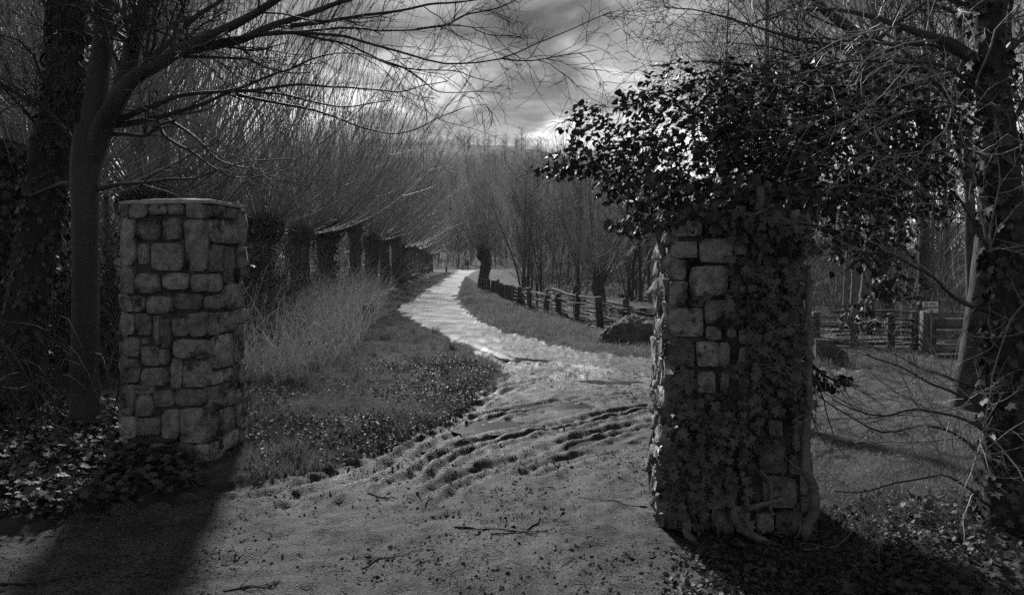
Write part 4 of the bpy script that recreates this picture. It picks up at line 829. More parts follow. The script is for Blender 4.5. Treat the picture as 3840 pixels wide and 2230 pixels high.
for lv in range(11):
    s = RNG.uniform(-.6, 0)
    while s < tot-.3:
        ln = RNG.uniform(1.6, 3.2); e = min(s+ln, tot-.05); s0 = max(s, .02); q = np.linspace(s0, e, 14)
        xy = np.stack([np.interp(q, FLc, FL[:, 0]), np.interp(q, FLc, FL[:, 1])], 1); tg = norm(np.gradient(xy, axis=0)); nn = np.stack([-tg[:, 1], tg[:, 0]], 1)
        i_ = np.interp(q, ps, np.arange(len(ps))); off = .085*np.cos(np.pi*i_+(lv % 2)*np.pi)
        z = .06+lv*.053+RNG.normal()*.015+.02*np.sin(q*1.7+lv)+(RNG.uniform(-.12, .08) if RNG.random() < .25 else 0)*np.linspace(0, 1, 14)
        z += np.array([gh(a_, b_) for a_, b_ in xy[[0, 7, 13]]]).mean()*.6
        P = np.column_stack([xy+nn*off[:, None], z]); P[:, 2] += .008*fbm(q*3, q*0+lv, o=2, seed=lv)
        Acc().add(*tubes(P, np.linspace(RNG.uniform(.015, .026), .010, 14)[::RNG.choice([-1, 1])], 6)).obj('rod', M['rod'], wf)
        s = e+RNG.uniform(-.4, .15)
# loose rods lying along the top
for (x0, x1, z0, z1) in ((.9, 1.9, .66, .74), (1.3, 2.2, .72, .6), (2.1, 2.9, .66, .52), (2.6, 3.4, .58, .62), (5.5, 6.6, .7, .66), (6.2, 7.1, .72, .70), (1.05, 1.5, .8, .7)):
    q = np.linspace(sfor(x0), sfor(x1), 12); xy = np.array([fpos(a_) for a_ in q]); P = np.column_stack([xy[:, 0]+.05, xy[:, 1]-.04, np.linspace(z0, z1, 12)+.02*np.sin(np.linspace(0, 5, 12))+.05*np.hypot(*(xy-xy[6]).T)*0])
    Acc().add(*tubes(P, np.linspace(.026, .014, 12), 6)).obj('rod', M['rod'], wf)
pf = thing('palisade', 'short palisade of upright round timber posts beside the stout pollard willow', 'palisade', (*G(1880, 1130), 0))
PPX = [(1813, 1096), (1831, 1101), (1847, 1107), (1864, 1114), (1876, 1120), (1886, 1125), (1899, 1131), (1915, 1138), (1929, 1145), (1946, 1153), (1960, 1160)]
TOPS = [1044, 1046, 1051, 1051, 1060, 1066, 1067, 1068, 1074, 1080, 1081]
for (x_, y_), tp in zip(PPX, TOPS):
    g = G(x_, y_); Yy = g[1]; Acc().add(*post(g[0], g[1], -.1, EYE-(tp-HOR)/F*Yy, 8.6/F*Yy, RNG.normal(size=2)*.03)).obj('post', M['wood'], pf)
# slender stakes standing behind the wattle
for x_, y0, y1, Yy, lab in ((2014, 1059, 1110, 22, 'lone thin stake standing up behind the start of the wattle'), (2155, 1070, 1120, 18.6, 'thin stake sticking up right behind a post of the wattle fence'), (1868, 1047, 1080, 30, 'thin stake behind the palisade tops')):
    p = W(x_, y1, Yy); o = Acc().add(*post(p[0], p[1], -.1, W(x_, y0, Yy)[2], .045)).obj('stake', M['wood'], origin=(p[0], p[1], 0)); tag(o, lab, 'stake', 'stakes behind the fence')
# plank fence and signpost
pk = thing('plank_fence', 'dark horizontal plank fence right of the signpost', 'fence', (*W(3620, 1340, 11.5)[:2], 0))
for x_ in (3500, 3700, 3900):
    p = W(x_, 1300, 11.6); Acc().add(*box((p[0], p[1]+.06, .35), (.12, .1, .95), jit=.003)).obj('post', M['wood'], pf if False else pk)
for y0, y1 in ((1194, 1232), (1240, 1272), (1291, 1322), (1343, 1360)):
    z0, z1 = W(0, y1, 11.5)[2], W(0, y0, 11.5)[2]; xa, xb = W(3487, 0, 11.5)[0], W(3990, 0, 11.5)[0]
    z0 = max(z0, .0); Acc().add(*box(((xa+xb)/2, 11.5+RNG.normal()*.006, (z0+z1)/2), (xb-xa, .045, z1-z0), ry=RNG.normal()*.006, jit=.002)).obj('plank', M['wood'], pk)
sp = thing('sign_post', 'square timber signpost at the end of the wattle fence', 'post', (*W(3471, 0, 11.55)[:2], 0))
p = W(3471, 0, 11.55); Acc().add(*box((p[0], p[1], (W(0, 1165, 11.55)[2]-.1)/2), (.135, .12, W(0, 1165, 11.55)[2]+.1), jit=.002)).obj('shaft', M['wood'], sp)
p2_ = W(3490, 0, 11.48); sb = Acc().add(*box((p2_[0], p2_[1], .42), (.03, .03, .95))).obj('batten', M['metal'], sp)
sg = thing('sign', 'white enamel warning sign reading GEEN DRINKWATER on the timber post', 'sign', W(3489, 1146, 11.46))
c = W(3489, 1146, 11.46); plate = Acc().add(*box(c, (.255, .012, .125), bev=.004)).obj('plate', M['white'], sg)
c2 = W(3495, 1167, 11.46); plate2 = Acc().add(*box(c2, (.20, .012, .055), bev=.004)).obj('lower_plate', M['white'], sg)
def text(body, size, loc, parent):
    cu = bpy.data.curves.new('lettering', 'FONT'); cu.body = body; cu.size = size; cu.align_x = 'CENTER'; cu.align_y = 'CENTER'; cu.extrude = .0008; cu.offset = .0006
    o = bpy.data.objects.new('lettering', cu); COL.objects.link(o); cu.materials.append(M['black']); o.parent = parent; o.rotation_euler = (math.pi/2, 0, 0)
    o.location = [float(a_) for a_ in (np.asarray(loc)-np.array(parent['_o']))]; bpy.context.view_layer.update()
    me = bpy.data.meshes.new_from_object(o.evaluated_get(bpy.context.evaluated_depsgraph_get())); m_ = bpy.data.objects.new('lettering', me); COL.objects.link(m_); m_.parent = parent; m_.location = o.location; m_.rotation_euler = o.rotation_euler
    bpy.data.objects.remove(o); m_.name = 'lettering'; return m_
text('GEEN', .045, c+np.array((.03, -.0085, .03)), plate); text('DRINKWATER', .037, c+np.array((0, -.0085, -.027)), plate)
def ring(cen, r, wd):
    q = np.linspace(0, 2*np.pi, 25); P = np.stack([cen[0]+r*np.cos(q), np.full(25, cen[1]), cen[2]+r*np.sin(q)], 1); return tubes(P, np.full(25, wd), 4)
for cc, r, pp_ in ((c+np.array((-.075, -.0085, .03)), .025, plate), (c2+np.array((-.01, -.0085, 0)), .02, plate2)):
    a = Acc(); a.add(*ring(cc, r, .003)); a.add(*box(cc, (r*1.9, .003, .006), ry=.8)); a.add(*box(cc+np.array((0, 0, -.004)), (.012, .003, r*.9))); a.obj('emblem', M['black'], pp_)
# two short posts in the verge
for (x_, y0, y1, r, ln, lab) in ((1372, 1141, 1250, .085, 0.0, 'thick short timber post at the edge of the tall dry grass'), (1388, 1139, 1245, .05, .06, 'thin leaning post beside the thick short post')):
    g = G(x_, y1); o = Acc().add(*post(g[0], g[1], -.1, EYE-(y0-HOR)/F*g[1], r, (ln, 0))).obj('verge_post', M['wood'], origin=(g[0], g[1], 0)); tag(o, lab, 'post')
# boulder with a fluted top
bo = W(2365, 1275, 13.2); V, Fa = ico(5)
k = np.stack([V[:, 0]*.56, V[:, 1]*.42, np.where(V[:, 2] > 0, V[:, 2]**1.0*.40, V[:, 2]*.3)], -1); k[:, 0] += .10*V[:, 2]
f = 1+.16*fbm(V[:, 0]*1.6, V[:, 1]*1.6, V[:, 2]*1.6, o=4, seed=71)+.12*np.abs(vn(V[:, 0]*9, V[:, 1]*9, V[:, 2]*9, seed=72))-.035*np.abs(np.sin(V[:, 0]*17+2*V[:, 2]))*(V[:, 2] > .2)+.06*vn(V[:, 0]*14, V[:, 1]*14, V[:, 2]*14, seed=75)
o = Acc().add(k*f[:, None]+np.array((bo[0], bo[1], .12)), Fa).obj('boulder', M['rock'], origin=(bo[0], bo[1], 0)); tag(o, 'large furrowed boulder on the grass in front of the wattle fence', 'boulder')
# slab beside the ivied pillar
q = [(3060, 1272), (3112, 1275), (3184, 1328), (3178, 1362), (3060, 1366)]; Yy = 10.7; A0 = np.array([W(x_, y_, Yy) for x_, y_ in q]); A1 = A0+np.array((.03, .14, 0))
A0[3:, 2] = -.05; A1[3:, 2] = -.05; n = 5; a = Acc(); a.add(np.vstack([A0, A1]), np.array([(i, (i+1) % n, n+(i+1) % n, n+i) for i in range(n)])); a.add(np.vstack([A0, A1]), np.array([(0, 2, 1), (0, 3, 2), (0, 4, 3), (5, 6, 7), (5, 7, 8), (5, 8, 9)]))
o = a.obj('stone_slab', M['slab'], smooth=False, origin=(A0[0][0], A0[0][1], 0)); tag(o, 'dark angular stone slab standing behind the ivied pillar', 'slab')
# wooden stile-like structure behind the fence, logs
Ys = 27.; ws = thing('timber_frame', 'weathered timber frame of posts and rails on the lawn behind the fence', 'structure', (*W(2500, 1130, Ys)[:2], 0))
for x_, y0, y1, wd in ((2479, 1027, 1131, .14), (2500, 1070, 1126, .10), (2515, 1075, 1128, .09), (2530, 1066, 1132, .10), (2543, 1030, 1132, .12)):
    z1, z0 = W(0, y0, Ys)[2], -.05; p = W(x_, 0, Ys); Acc().add(*box((p[0], p[1]+RNG.normal()*.05, (z0+z1)/2), (wd, wd, z1-z0), jit=.004)).obj('post', M['wood'], ws)
for x0, x1, yy, th_ in ((2474, 2506, 1025, .09), (2488, 2545, 1066, .08), (2488, 2545, 1115, .08), (2424, 2476, 1082, .09)):
    p, q_ = W(x0, yy, Ys-.12), W(x1, yy-(8 if yy == 1025 else -2), Ys-.12); P = np.array([p, q_]); Acc().add(*box((p+q_)/2, (abs(q_[0]-p[0]), .10, th_), ry=-math.atan2(q_[2]-p[2], q_[0]-p[0]), jit=.003)).obj('rail', M['wood'], ws)
for x0, x1, yy, r, lab in ((2310, 2380, 1112, .13, 'flat-topped fallen log on the lawn behind the fence'), (2345, 2450, 1121, .11, 'mossy fallen log lying in front of the flat-topped log'), (2380, 2445, 1127, .09, 'short log lying nearest on the lawn behind the boulder')):
    Yy = EYE*F/(yy+8-HOR); p, q_ = W(x0, 0, Yy), W(x1, 0, Yy-.5); P = spline([(p[0], p[1], r*.8), ((p[0]+q_[0])/2, (p[1]+q_[1])/2+.1, r*.95), (q_[0], q_[1], r*.8)], 12)
    R = np.full(12, r); R[[0, -1]] = .01; P[0] = P[1]+(P[0]-P[1])*.02; P[-1] = P[-2]+(P[-1]-P[-2])*.02
    o = Acc().add(*trunk_shape(P, R, 10, .12, 5, 5)).obj('fallen_log', M['willow'], origin=(p[0], p[1], 0)); tag(o, lab, 'log')
# pale stems behind the right-hand fence
Yy = 15.; st_ = thing('coppiced_tree', 'pale multi-stemmed coppiced trunk behind the wattle fence right of the ivied pillar', 'tree', (*W(3210, 1180, Yy)[:2], 0))
for (xa, ya), (xb, yb), r in (((3155, 1185), (3178, 980), .07), ((3188, 1185), (3210, 940), .09), ((3222, 1180), (3262, 900), .13), ((3270, 1180), (3310, 700), .11)):
    p, q_ = W(xa, ya, Yy), W(xb, yb, Yy); p[2] = -.05; P = spline([p, (p+q_)/2+np.array((.03, 0, 0)), q_, q_+(q_-p)*1.2+np.array((.2, .2, .4))], 20); R = np.linspace(r, r*.4, 20)
    Acc().add(*trunk_shape(P, R, 10, .08, 5, 5)).obj('stem', M['stem'], st_)
    s1 = spawn(P[None], R[None], 10, .4, 1, (.3, .9), (.8, 2), 8, .4, .005, .03, .12, (0, 0, .3), .3); s2 = spawn(*s1, 6, .2, 1, (.4, 1), (.3, .8), 5, .6, .0035, .01, .15, (0, 0, 0), .5)
    a = Acc(); a.add(*tubes(*s1, 4)); a.add(*tubes(*s2, 3)); a.obj('twigs', M['shoot_far'], st_, kind='stuff')
# far sign poles
for x_, y0, y1, plate, lab in ((1676, 930, 1022, (968, 990), 'slim pole with a narrow plate at the end of the pollard row'), (1712, 955, 1008, (955, 966), 'far pole with a small white plate left of the walkers')):
    g = G(x_, y1); Yy = g[1]; t = thing('pole_sign', lab, 'sign', (g[0], g[1], 0))
    Acc().add(*tubes(np.array([(g[0], g[1], -.1), (g[0], g[1], 1.), (g[0], g[1], EYE-(y0-HOR)/F*Yy)]), np.full(3, .05), 6)).obj('pole', M['metal'], t)
    z0, z1 = EYE-(plate[1]-HOR)/F*Yy, EYE-(plate[0]-HOR)/F*Yy; Acc().add(*box((g[0]+.02, g[1]-.07, (z0+z1)/2), (3.0/F*Yy, .02, z1-z0))).obj('plate', M['white'], t)
g = G(1673, 1022); o = Acc().add(*post(g[0], g[1], -.1, .75, .10)).obj('verge_post', M['wood'], origin=(g[0], g[1], 0)); tag(o, 'dark short post at the foot of the slim pole by the far pollards', 'post')

# ---------------------------------------------------------------- the two walkers
def person(label, loc, rz, jacket, step, h, bag=False, hat='hair'):
    t = thing('person', label, 'person', loc); t.rotation_euler = (0, 0, rz); t.scale = (h/1.75,)*3
    J = {'pel': ((0, 0, .95), .145, .115), 'chest': ((0, .02, 1.22), .155, .12), 'sh': ((0, .03, 1.42), .14, .09), 'neck': ((0, .04, 1.5), .055, .055), 'head': ((0, .05, 1.58), .075, .09), 'crown': ((0, .05, 1.69), .07, .08), 'face': ((0, .125, 1.60), .028, .03),
         'shL': ((-.19, .03, 1.40), .062, .06), 'elL': ((-.25, -.03, 1.13), .05, .05), 'wrL': ((-.25, .05, .90), .035, .035), 'haL': ((-.25, .08, .81), .042, .028), 'shR': ((.19, .03, 1.40), .062, .06), 'elR': ((.25, -.03, 1.13), .05, .05), 'wrR': ((.25, .05, .90), .035, .035), 'haR': ((.25, .08, .81), .042, .028),
         'hipL': ((-.095, 0, .88), .092, .095), 'knL': ((-.10, .05+step*.5, .50), .06, .065), 'anL': ((-.10, step, .09), .042, .045), 'toL': ((-.10, step+.15, .035), .04, .03), 'hipR': ((.095, 0, .88), .092, .095), 'knR': ((.10, .05-step*.25, .50), .06, .065), 'anR': ((.10, -step, .10), .042, .045), 'toR': ((.10, -step+.15, .035), .04, .03)}
    E = [('pel', 'chest'), ('chest', 'sh'), ('sh', 'neck'), ('neck', 'head'), ('head', 'crown'), ('head', 'face'), ('sh', 'shL'), ('shL', 'elL'), ('elL', 'wrL'), ('wrL', 'haL'), ('sh', 'shR'), ('shR', 'elR'), ('elR', 'wrR'), ('wrR', 'haR'), ('pel', 'hipL'), ('hipL', 'knL'), ('knL', 'anL'), ('anL', 'toL'), ('pel', 'hipR'), ('hipR', 'knR'), ('knR', 'anR'), ('anR', 'toR')]
    names = list(J); me = bpy.data.meshes.new('body'); me.from_pydata([J[k][0] for k in names], [(names.index(a_), names.index(b_)) for a_, b_ in E], [])
    o = bpy.data.objects.new('body', me); COL.objects.link(o); o.parent = t; sk = o.modifiers.new('skin', 'SKIN'); sk.use_smooth_shade = True
    for i, k in enumerate(names): me.skin_vertices[0].data[i].radius = J[k][1:]; me.skin_vertices[0].data[i].use_root = k == 'pel'
    o.modifiers.new('sub', 'SUBSURF').levels = 1; o.modifiers['sub'].render_levels = 2; me.materials.append(M['cloth_d'])
    # jacket: body and sleeves lofted round the torso
    def loft(C, rx, ry, k=14):
        q = np.arange(k)/k*2*np.pi; V = np.concatenate([np.stack([c_[0]+a_*np.cos(q), c_[1]+b_*np.sin(q), np.full(k, c_[2])], 1) for c_, a_, b_ in zip(C, rx, ry)]); n_ = len(C); I = np.arange(n_*k).reshape(n_, k)
        return V, np.stack([I[:-1], np.roll(I[:-1], -1, 1), np.roll(I[1:], -1, 1), I[1:]], -1).reshape(-1, 4)
    a = Acc(); a.add(*loft([(0, 0, .80), (0, 0, .95), (0, .01, 1.1), (0, .02, 1.25), (0, .03, 1.38), (0, .035, 1.46), (0, .04, 1.52)], [.20, .205, .20, .21, .215, .15, .075], [.15, .155, .15, .155, .14, .11, .075]))
    for s in ('L', 'R'):
        P = spline([J['sh'+s][0], J['el'+s][0], J['wr'+s][0]], 9); a.add(*tubes(P, np.linspace(.088, .056, 9), 9))
    a.obj('jacket', M[jacket], t, origin=(0, 0, 0))
    V, Fa = ico(2); a = Acc(); a.add(V*np.array((.092, .105, .10))+np.array((0, .045, 1.665)), Fa); a.obj('hair' if hat == 'hair' else 'hat', M['hair'], t, origin=(0, 0, 0))
    V, Fa = ico(2); a = Acc(); a.add(V*np.array((.075, .085, .11))+np.array((0, .075, 1.60)), Fa); a.add(*tubes(np.array([(0, .15, 1.63), (0, .175, 1.59), (0, .155, 1.575)]), np.array([.01, .018, .014]), 6)); a.obj('face', M['skin'], t, origin=(0, 0, 0))
    for s in (-1, 1):
        a = Acc(); a.add(*tubes(np.array([(s*.25, .05, .90), (s*.25, .07, .85), (s*.25, .085, .80)]), np.array([.03, .043, .03]), 8))
        for f_ in range(4): a.add(*tubes(np.array([(s*.25+(f_-1.5)*.018, .085, .82), (s*.25+(f_-1.5)*.018, .10, .77), (s*.25+(f_-1.5)*.018, .09, .73+.005*abs(f_-1))]), np.array([.010, .010, .007]), 5))
        a.add(*tubes(np.array([(s*.25-s*.03, .08, .86), (s*.25-s*.055, .11, .82), (s*.25-s*.05, .12, .785)]), np.array([.012, .011, .008]), 5)); a.obj('hand', M['skin'], t, origin=(0, 0, 0))
    return t
g1, g2 = G(1736, 1014), G(1753, 1014)
person('walker in a pale jacket and dark trousers, seen from behind, far along the path', (g1[0], g1[1], gh(*g1)), .05, 'cloth_l', .10, 1.82)
person('walker in a dark jacket and pale hat striding beside the one in pale jacket', (g2[0], g2[1], gh(*g2)), -.5, 'cloth_d', .26, 1.80, hat='hat')
bg_ = Acc(); V, Fa = ico(2); c = np.array((g2[0]+.28, g2[1]-.1, 1.0)); bg_.add(V*np.array((.13, .08, .17))+c, Fa); bg_.add(*tubes(spline([c+np.array((-.1, 0, .12)), c+np.array((-.2, .05, .45)), c+np.array((-.1, .1, .12))], 10), np.full(10, .012), 5)); o = bg_.obj('shoulder_bag', M['metal'], origin=c); tag(o, 'grey shoulder bag hanging at the side of the walker in dark', 'bag')

# ---------------------------------------------------------------- grass, stalks, leaf litter, fallen twigs
def blades(x, y, h, wd, lean, bend=True):
    n = len(x); z = ground_h(x, y)-.008; a_ = RNG.uniform(0, 6.283, n); la = RNG.uniform(0, 6.283, n); l_ = RNG.uniform(.1, 1, n)*lean*h
    b0 = np.stack([x, y, z], -1); sd = np.stack([np.cos(a_), np.sin(a_), np.zeros(n)], -1)*(wd/2)[:, None]; ld = np.stack([np.cos(la), np.sin(la), np.zeros(n)], -1)*l_[:, None]; up = np.zeros((n, 3)); up[:, 2] = h
    V = np.stack([b0-sd, b0+sd, b0+up*.55+ld*.3+sd*.7, b0+up*.55+ld*.3-sd*.7, b0+up*.93+ld], 1).reshape(-1, 3); i = np.arange(n)[:, None]*5
    return V, np.vstack([i+np.array([0, 1, 2]), i+np.array([0, 2, 3]), i+np.array([3, 2, 4])])
def inpoly(x, y, px):
    P = np.array([G(*p) for p in px]); r = np.zeros(x.shape, bool)
    for i in range(len(P)):
        A, B_ = P[i], P[(i+1) % len(P)]; c = (A[1] > y) != (B_[1] > y); xi = (B_[0]-A[0])*(y-A[1])/(B_[1]-A[1]+1e-30)+A[0]; r ^= c & (x < xi)
    return r
def scatter(px, n, dmax=-.02, clump=None):
    """n random ground points inside a patch marked in the photograph and off the path"""
    P = np.array([G(*p) for p in px]); out = []; got = 0
    for _ in range(60):
        # even on the ground, a little denser near the camera
        y = np.exp(RNG.uniform(np.log(P[:, 1].min()), np.log(P[:, 1].max()), n)); x = RNG.uniform(P[:, 0].min(), P[:, 0].max(), n); k = inpoly(x, y, px); x, y = x[k], y[k]
        k = path_d(x, y) < dmax; x, y = x[k], y[k]
        if clump: k = fbm(x*clump, y*clump, o=2, seed=91) > RNG.uniform(-.7, .7, len(x)); x, y = x[k], y[k]
        out.append((x, y)); got += len(x)
        if got >= n: break
    x = np.concatenate([a_[0] for a_ in out])[:n]; y = np.concatenate([a_[1] for a_ in out])[:n]; return x, y
VERGE_L = [(1700, 1024), (1500, 1150), (1500, 1185), (1640, 1250), (1900, 1365), (1890, 1420), (1700, 1570), (1300, 1740), (900, 1830), (880, 1700), (900, 1400), (1300, 1300), (1380, 1150), (1500, 1080), (1650, 1030)]
VERGE_R = [(1745, 1040), (1715, 1120), (1800, 1215), (2010, 1285), (2330, 1340), (2600, 1352), (3060, 1382), (3500, 1412), (3500, 1330), (3000, 1300), (2500, 1262), (2150, 1200), (1960, 1150), (1800, 1080)]
a = Acc(); x, y = scatter(VERGE_L, 62000); dd = np.hypot(x, y); a.add(*blades(x, y, RNG.uniform(.03, .12, len(x))*(.75+.6*vn(x*1.6, y*1.6, seed=3)), np.maximum(.004, dd*.0005), 1.1))
tc_ = scatter(VERGE_L, 150); tx_ = np.repeat(tc_[0], 60)+RNG.normal(size=9000)*.045; ty_ = np.repeat(tc_[1], 60)+RNG.normal(size=9000)*.045; a.add(*blades(tx_, ty_, RNG.uniform(.06, .22, 9000), np.maximum(.004, ty_*.0005), 1.0))
o = a.obj('verge_grass', M['grass'], smooth=False); tag(o, 'short rough grass on the verge left of the path', 'grass', kind='stuff')
a = Acc(); x, y = scatter(VERGE_R, 32000); dd = np.hypot(x, y); a.add(*blades(x, y, RNG.uniform(.05, .19, len(x))*(.8+.6*vn(x*.9, y*.9, seed=4)), np.maximum(.006, dd*.0006), .9))
o = a.obj('fence_grass', M['grass'], smooth=False); tag(o, 'grass along the wattle fence right of the path', 'grass', kind='stuff')
a = Acc(); x, y = scatter([(2960, 1640), (3300, 1600), (4200, 1600), (4300, 2000), (3700, 2100), (3100, 2000), (2990, 1850)], 22000, 9); a.add(*blades(x, y, RNG.uniform(.02, .075, len(x)), np.full(len(x), .0035), 1.2))
o = a.obj('trampled_grass', M['grass'], smooth=False); tag(o, 'thin trampled grass between the ivied pillar and the edge trunk', 'grass', kind='stuff')
a = Acc(); x, y = scatter([(2050, 1085), (2700, 1075), (4300, 1110), (4300, 1330), (2700, 1270), (2200, 1190)], 24000); dd = np.hypot(x, y); a.add(*blades(x, y, RNG.uniform(.04, .12, len(x)), dd*.0007, .9))
o = a.obj('lawn_grass', M['grass'], smooth=False); tag(o, 'short grass on the lawn behind the wattle fence', 'grass', kind='stuff')
# tall dry stalks in front of the pollards
def stalks(x, y, h, r, lean, n=7):
    m = len(x); z = ground_h(x, y)-.02; d = np.stack([RNG.normal(size=m)*lean, RNG.normal(size=m)*lean, np.ones(m)], -1); d = norm(d); bx = RNG.normal(size=(m, 3))*np.array((.15, .15, .03)); pos = np.stack([x, y, z], -1); out = [pos]
    for s in range(n-1): d = norm(d+bx+RNG.normal(size=d.shape)*.05); pos = pos+d*(h/(n-1))[:, None]; out.append(pos)
    return np.stack(out, 1), r[:, None]*np.linspace(1, .35, n)[None]
a = Acc(); x, y = scatter([(890, 1480), (1000, 1500), (1200, 1420), (1340, 1350), (1400, 1260), (1440, 1150), (1290, 1130), (1000, 1140), (860, 1240)], 6000, -.3, 1.0); hgt = RNG.uniform(.4, 1.55, len(x))*(.85+.35*vn(x*1.5, y*1.5, seed=6)); P, R = stalks(x, y, hgt, RNG.uniform(.003, .006, len(x)), .22); a.add(*ribbons(P, R))
q = spawn(P, R, 2, .4, 1, (.3, .9), (.15, .4), 4, .8, .002, .004, .12, (0, 0, 0), .6); a.add(*ribbons(*q))
o = a.obj('dry_stalks', M['dry'], smooth=True); tag(o, 'tall pale dry grass stalks between the bare pillar and the pollard row', 'tall grass', kind='stuff')
a = Acc(); x, y = scatter([(-300, 1500), (700, 1420), (900, 1300), (1000, 1180), (-300, 1120)], 2600, -.3); P, R = stalks(x, y, RNG.uniform(.4, 1.5, len(x)), RNG.uniform(.003, .006, len(x)), .35); a.add(*ribbons(P, R)); q = spawn(P, R, 3, .3, 1, (.4, 1.), (.15, .5), 4, .8, .002, .004, .15, (0, 0, 0), .6); a.add(*ribbons(*q))
x, y = scatter([(-900, 1120), (900, 1150), (1200, 1130), (1450, 1075), (1600, 1030), (1200, 1025), (-900, 1040)], 2600, -.5); k = x < -6.9-.02*y; x, y = x[k], y[k]; P, R = stalks(x, y, RNG.uniform(.6, 2.6, len(x)), RNG.uniform(.006, .016, len(x)), .3); a.add(*ribbons(P, R)); q = spawn(P, R, 3, .3, 1, (.4, 1.), (.3, .9), 4, .8, .005, .01, .15, (0, 0, 0), .6); a.add(*ribbons(*q))
y = RNG.uniform(9, 60, 2600); x = -RNG.uniform(7.0, 9.6, 2600)-.03*np.maximum(y-35, 0); P, R = stalks(x, y, RNG.uniform(.6, 2.8, len(x)), RNG.uniform(.006, .013, len(x)), .25); a.add(*ribbons(P, R)); q = spawn(P, R, 4, .2, 1, (.4, 1.), (.3, .9), 4, .8, .005, .01, .15, (0, 0, 0), .6); a.add(*ribbons(*q))
o = a.obj('undergrowth', M['shoot'], smooth=True); tag(o, 'tangled bare undergrowth beneath the trees behind the bare pillar', 'undergrowth', kind='stuff')
a = Acc(); x, y = scatter([(1960, 1150), (2500, 1258), (3500, 1325), (3500, 1300), (2500, 1230), (1900, 1120)], 700, 9); P, R = stalks(x, y-.15, RNG.uniform(.25, .75, len(x)), RNG.uniform(.003, .006, len(x)), .5); a.add(*ribbons(P, R))
x, y = scatter([(1800, 1050), (2600, 1080), (4300, 1120), (4300, 1070), (2600, 1050), (1900, 1030)], 2600, 9); P, R = stalks(x, y, RNG.uniform(.4, 1.6, len(x)), RNG.uniform(.008, .018, len(x)), .3); a.add(*ribbons(P, R))
o = a.obj('dead_stems', M['dry'])
b = Acc(); y = RNG.uniform(16, 42, 2500); x = RNG.uniform(.30, .9, 2500)*y; y2_ = RNG.uniform(27, 60, 1800); x2_ = RNG.uniform(.02, .32, 1800)*y2_; y3_ = RNG.uniform(111, 135, 700); x3_ = RNG.uniform(-.14, .3, 700)*y3_
for x_, y_, h0, h1, r0 in ((x, y, .8, 3.6, .011), (x2_, y2_, .6, 2.8, .012), (x3_, y3_, .8, 3.2, .035)):
    P, R = stalks(x_, y_, RNG.uniform(h0, h1, len(x_)), RNG.uniform(.5, 1.2, len(x_))*r0, .25, 6); b.add(*ribbons(P, R)); q = spawn(P, R, 5, .2, 1, (.3, .9), (.3, 1.0), 4, .7, .004, .008, .12, (0, 0, .2), .5); b.add(*ribbons(*q))
o2 = b.obj('thicket_brush', M['shoot_far']); tag(o2, 'dense bare brushwood filling the thicket beyond the wattle fence', 'brushwood', kind='stuff'); tag(o, 'dead weed stems along and behind the wattle fence', 'weeds', kind='stuff')
a = Acc(); m = 520; y = RNG.uniform(9.0, 17, m); x = -RNG.uniform(4.9, 6.6, m)-.02*y; k = path_d(x, y) < -.8; x, y = x[k], y[k]
P, R = stalks(x, y, RNG.uniform(1.0, 2.9, len(x)), RNG.uniform(.006, .012, len(x)), .45, 9); a.add(*tubes(P, R, 4)); q = spawn(P, R, 7, .2, 1, (.4, 1.1), (.4, 1.2), 6, .7, .004, .008, .15, (0, 0, -.1), .5); a.add(*ribbons(*q)); q = spawn(*q, 3, .2, 1, (.4, 1.1), (.1, .4), 4, .7, .003, .006, .15, (0, 0, 0), .6); a.add(*ribbons(*q))
o = a.obj('bare_brush', M['twig']); tag(o, 'tangled dark bare brush in front of the nearest pollard willows', 'brush', kind='stuff')
# brambles in front of the left trees
br = thing('bramble', 'bare arching bramble tangle at the foot of the bare pillar and slim trunks', 'shrub', (*G(250, 1620), 0)); P_ = []
for i in range(46):
    p = G(RNG.uniform(-100, 470), RNG.uniform(1560, 1760)); z = gh(*p); d = RNG.normal(size=2)*.5; hh = RNG.uniform(.4, 1.3); P_.append(spline([(p[0], p[1], z-.02), (p[0]+d[0]*.4, p[1]+d[1]*.3, z+hh*.8), (p[0]+d[0], p[1]+d[1]*.7, z+hh), (p[0]+d[0]*1.7, p[1]+d[1]*1.2, z+hh*.8)], 12))
P_ = np.array(P_); R_ = np.tile(np.linspace(.006, .0025, 12), (46, 1)); a = Acc(); a.add(*tubes(P_, R_, 4)); q = spawn(P_, R_, 5, .2, 1, (.4, 1.1), (.15, .5), 6, .7, .0018, .004, .2, (0, 0, .1), .5); a.add(*ribbons(*q)); q = spawn(*q, 2, .2, 1, (.4, 1.1), (.06, .2), 4, .7, .0015, .003, .2, (0, 0, 0), .6); a.add(*ribbons(*q)); a.obj('canes', M['twig'], br, kind='stuff')
# ground ivy and litter
def ground_leaves(px, n, size, lift, base, faces, tilt, dmax, clump=None):
    x, y = scatter(px, n, dmax, clump); z = ground_h(x, y)+RNG.uniform(.004, 1, len(x))*lift; m = len(x)
    return leaf_stamp(base, faces, np.stack([x, y, z], -1), np.stack([RNG.normal(size=m)*tilt, RNG.normal(size=m)*tilt, np.ones(m)], -1), np.stack([RNG.normal(size=m), RNG.normal(size=m), RNG.normal(size=m)*.2], -1), RNG.uniform(.6, 1.3, m)*size)
CURL = LEAF_O.copy(); CURL[:, 2] *= 2.2; CURL[3, 2] = .12
a = Acc(); a.add(*ground_leaves([(-400, 1480), (450, 1580), (600, 1690), (700, 1745), (800, 1820), (600, 1880), (200, 1960), (-500, 2020)], 6500, .055, .14, LEAF_I, FACE_I, .55, .05))
o = a.obj('ground_ivy', M['leaf'], kind='stuff'); tag(o, 'dark ground ivy carpeting the foot of the bare pillar and trees', 'ivy', kind='stuff')
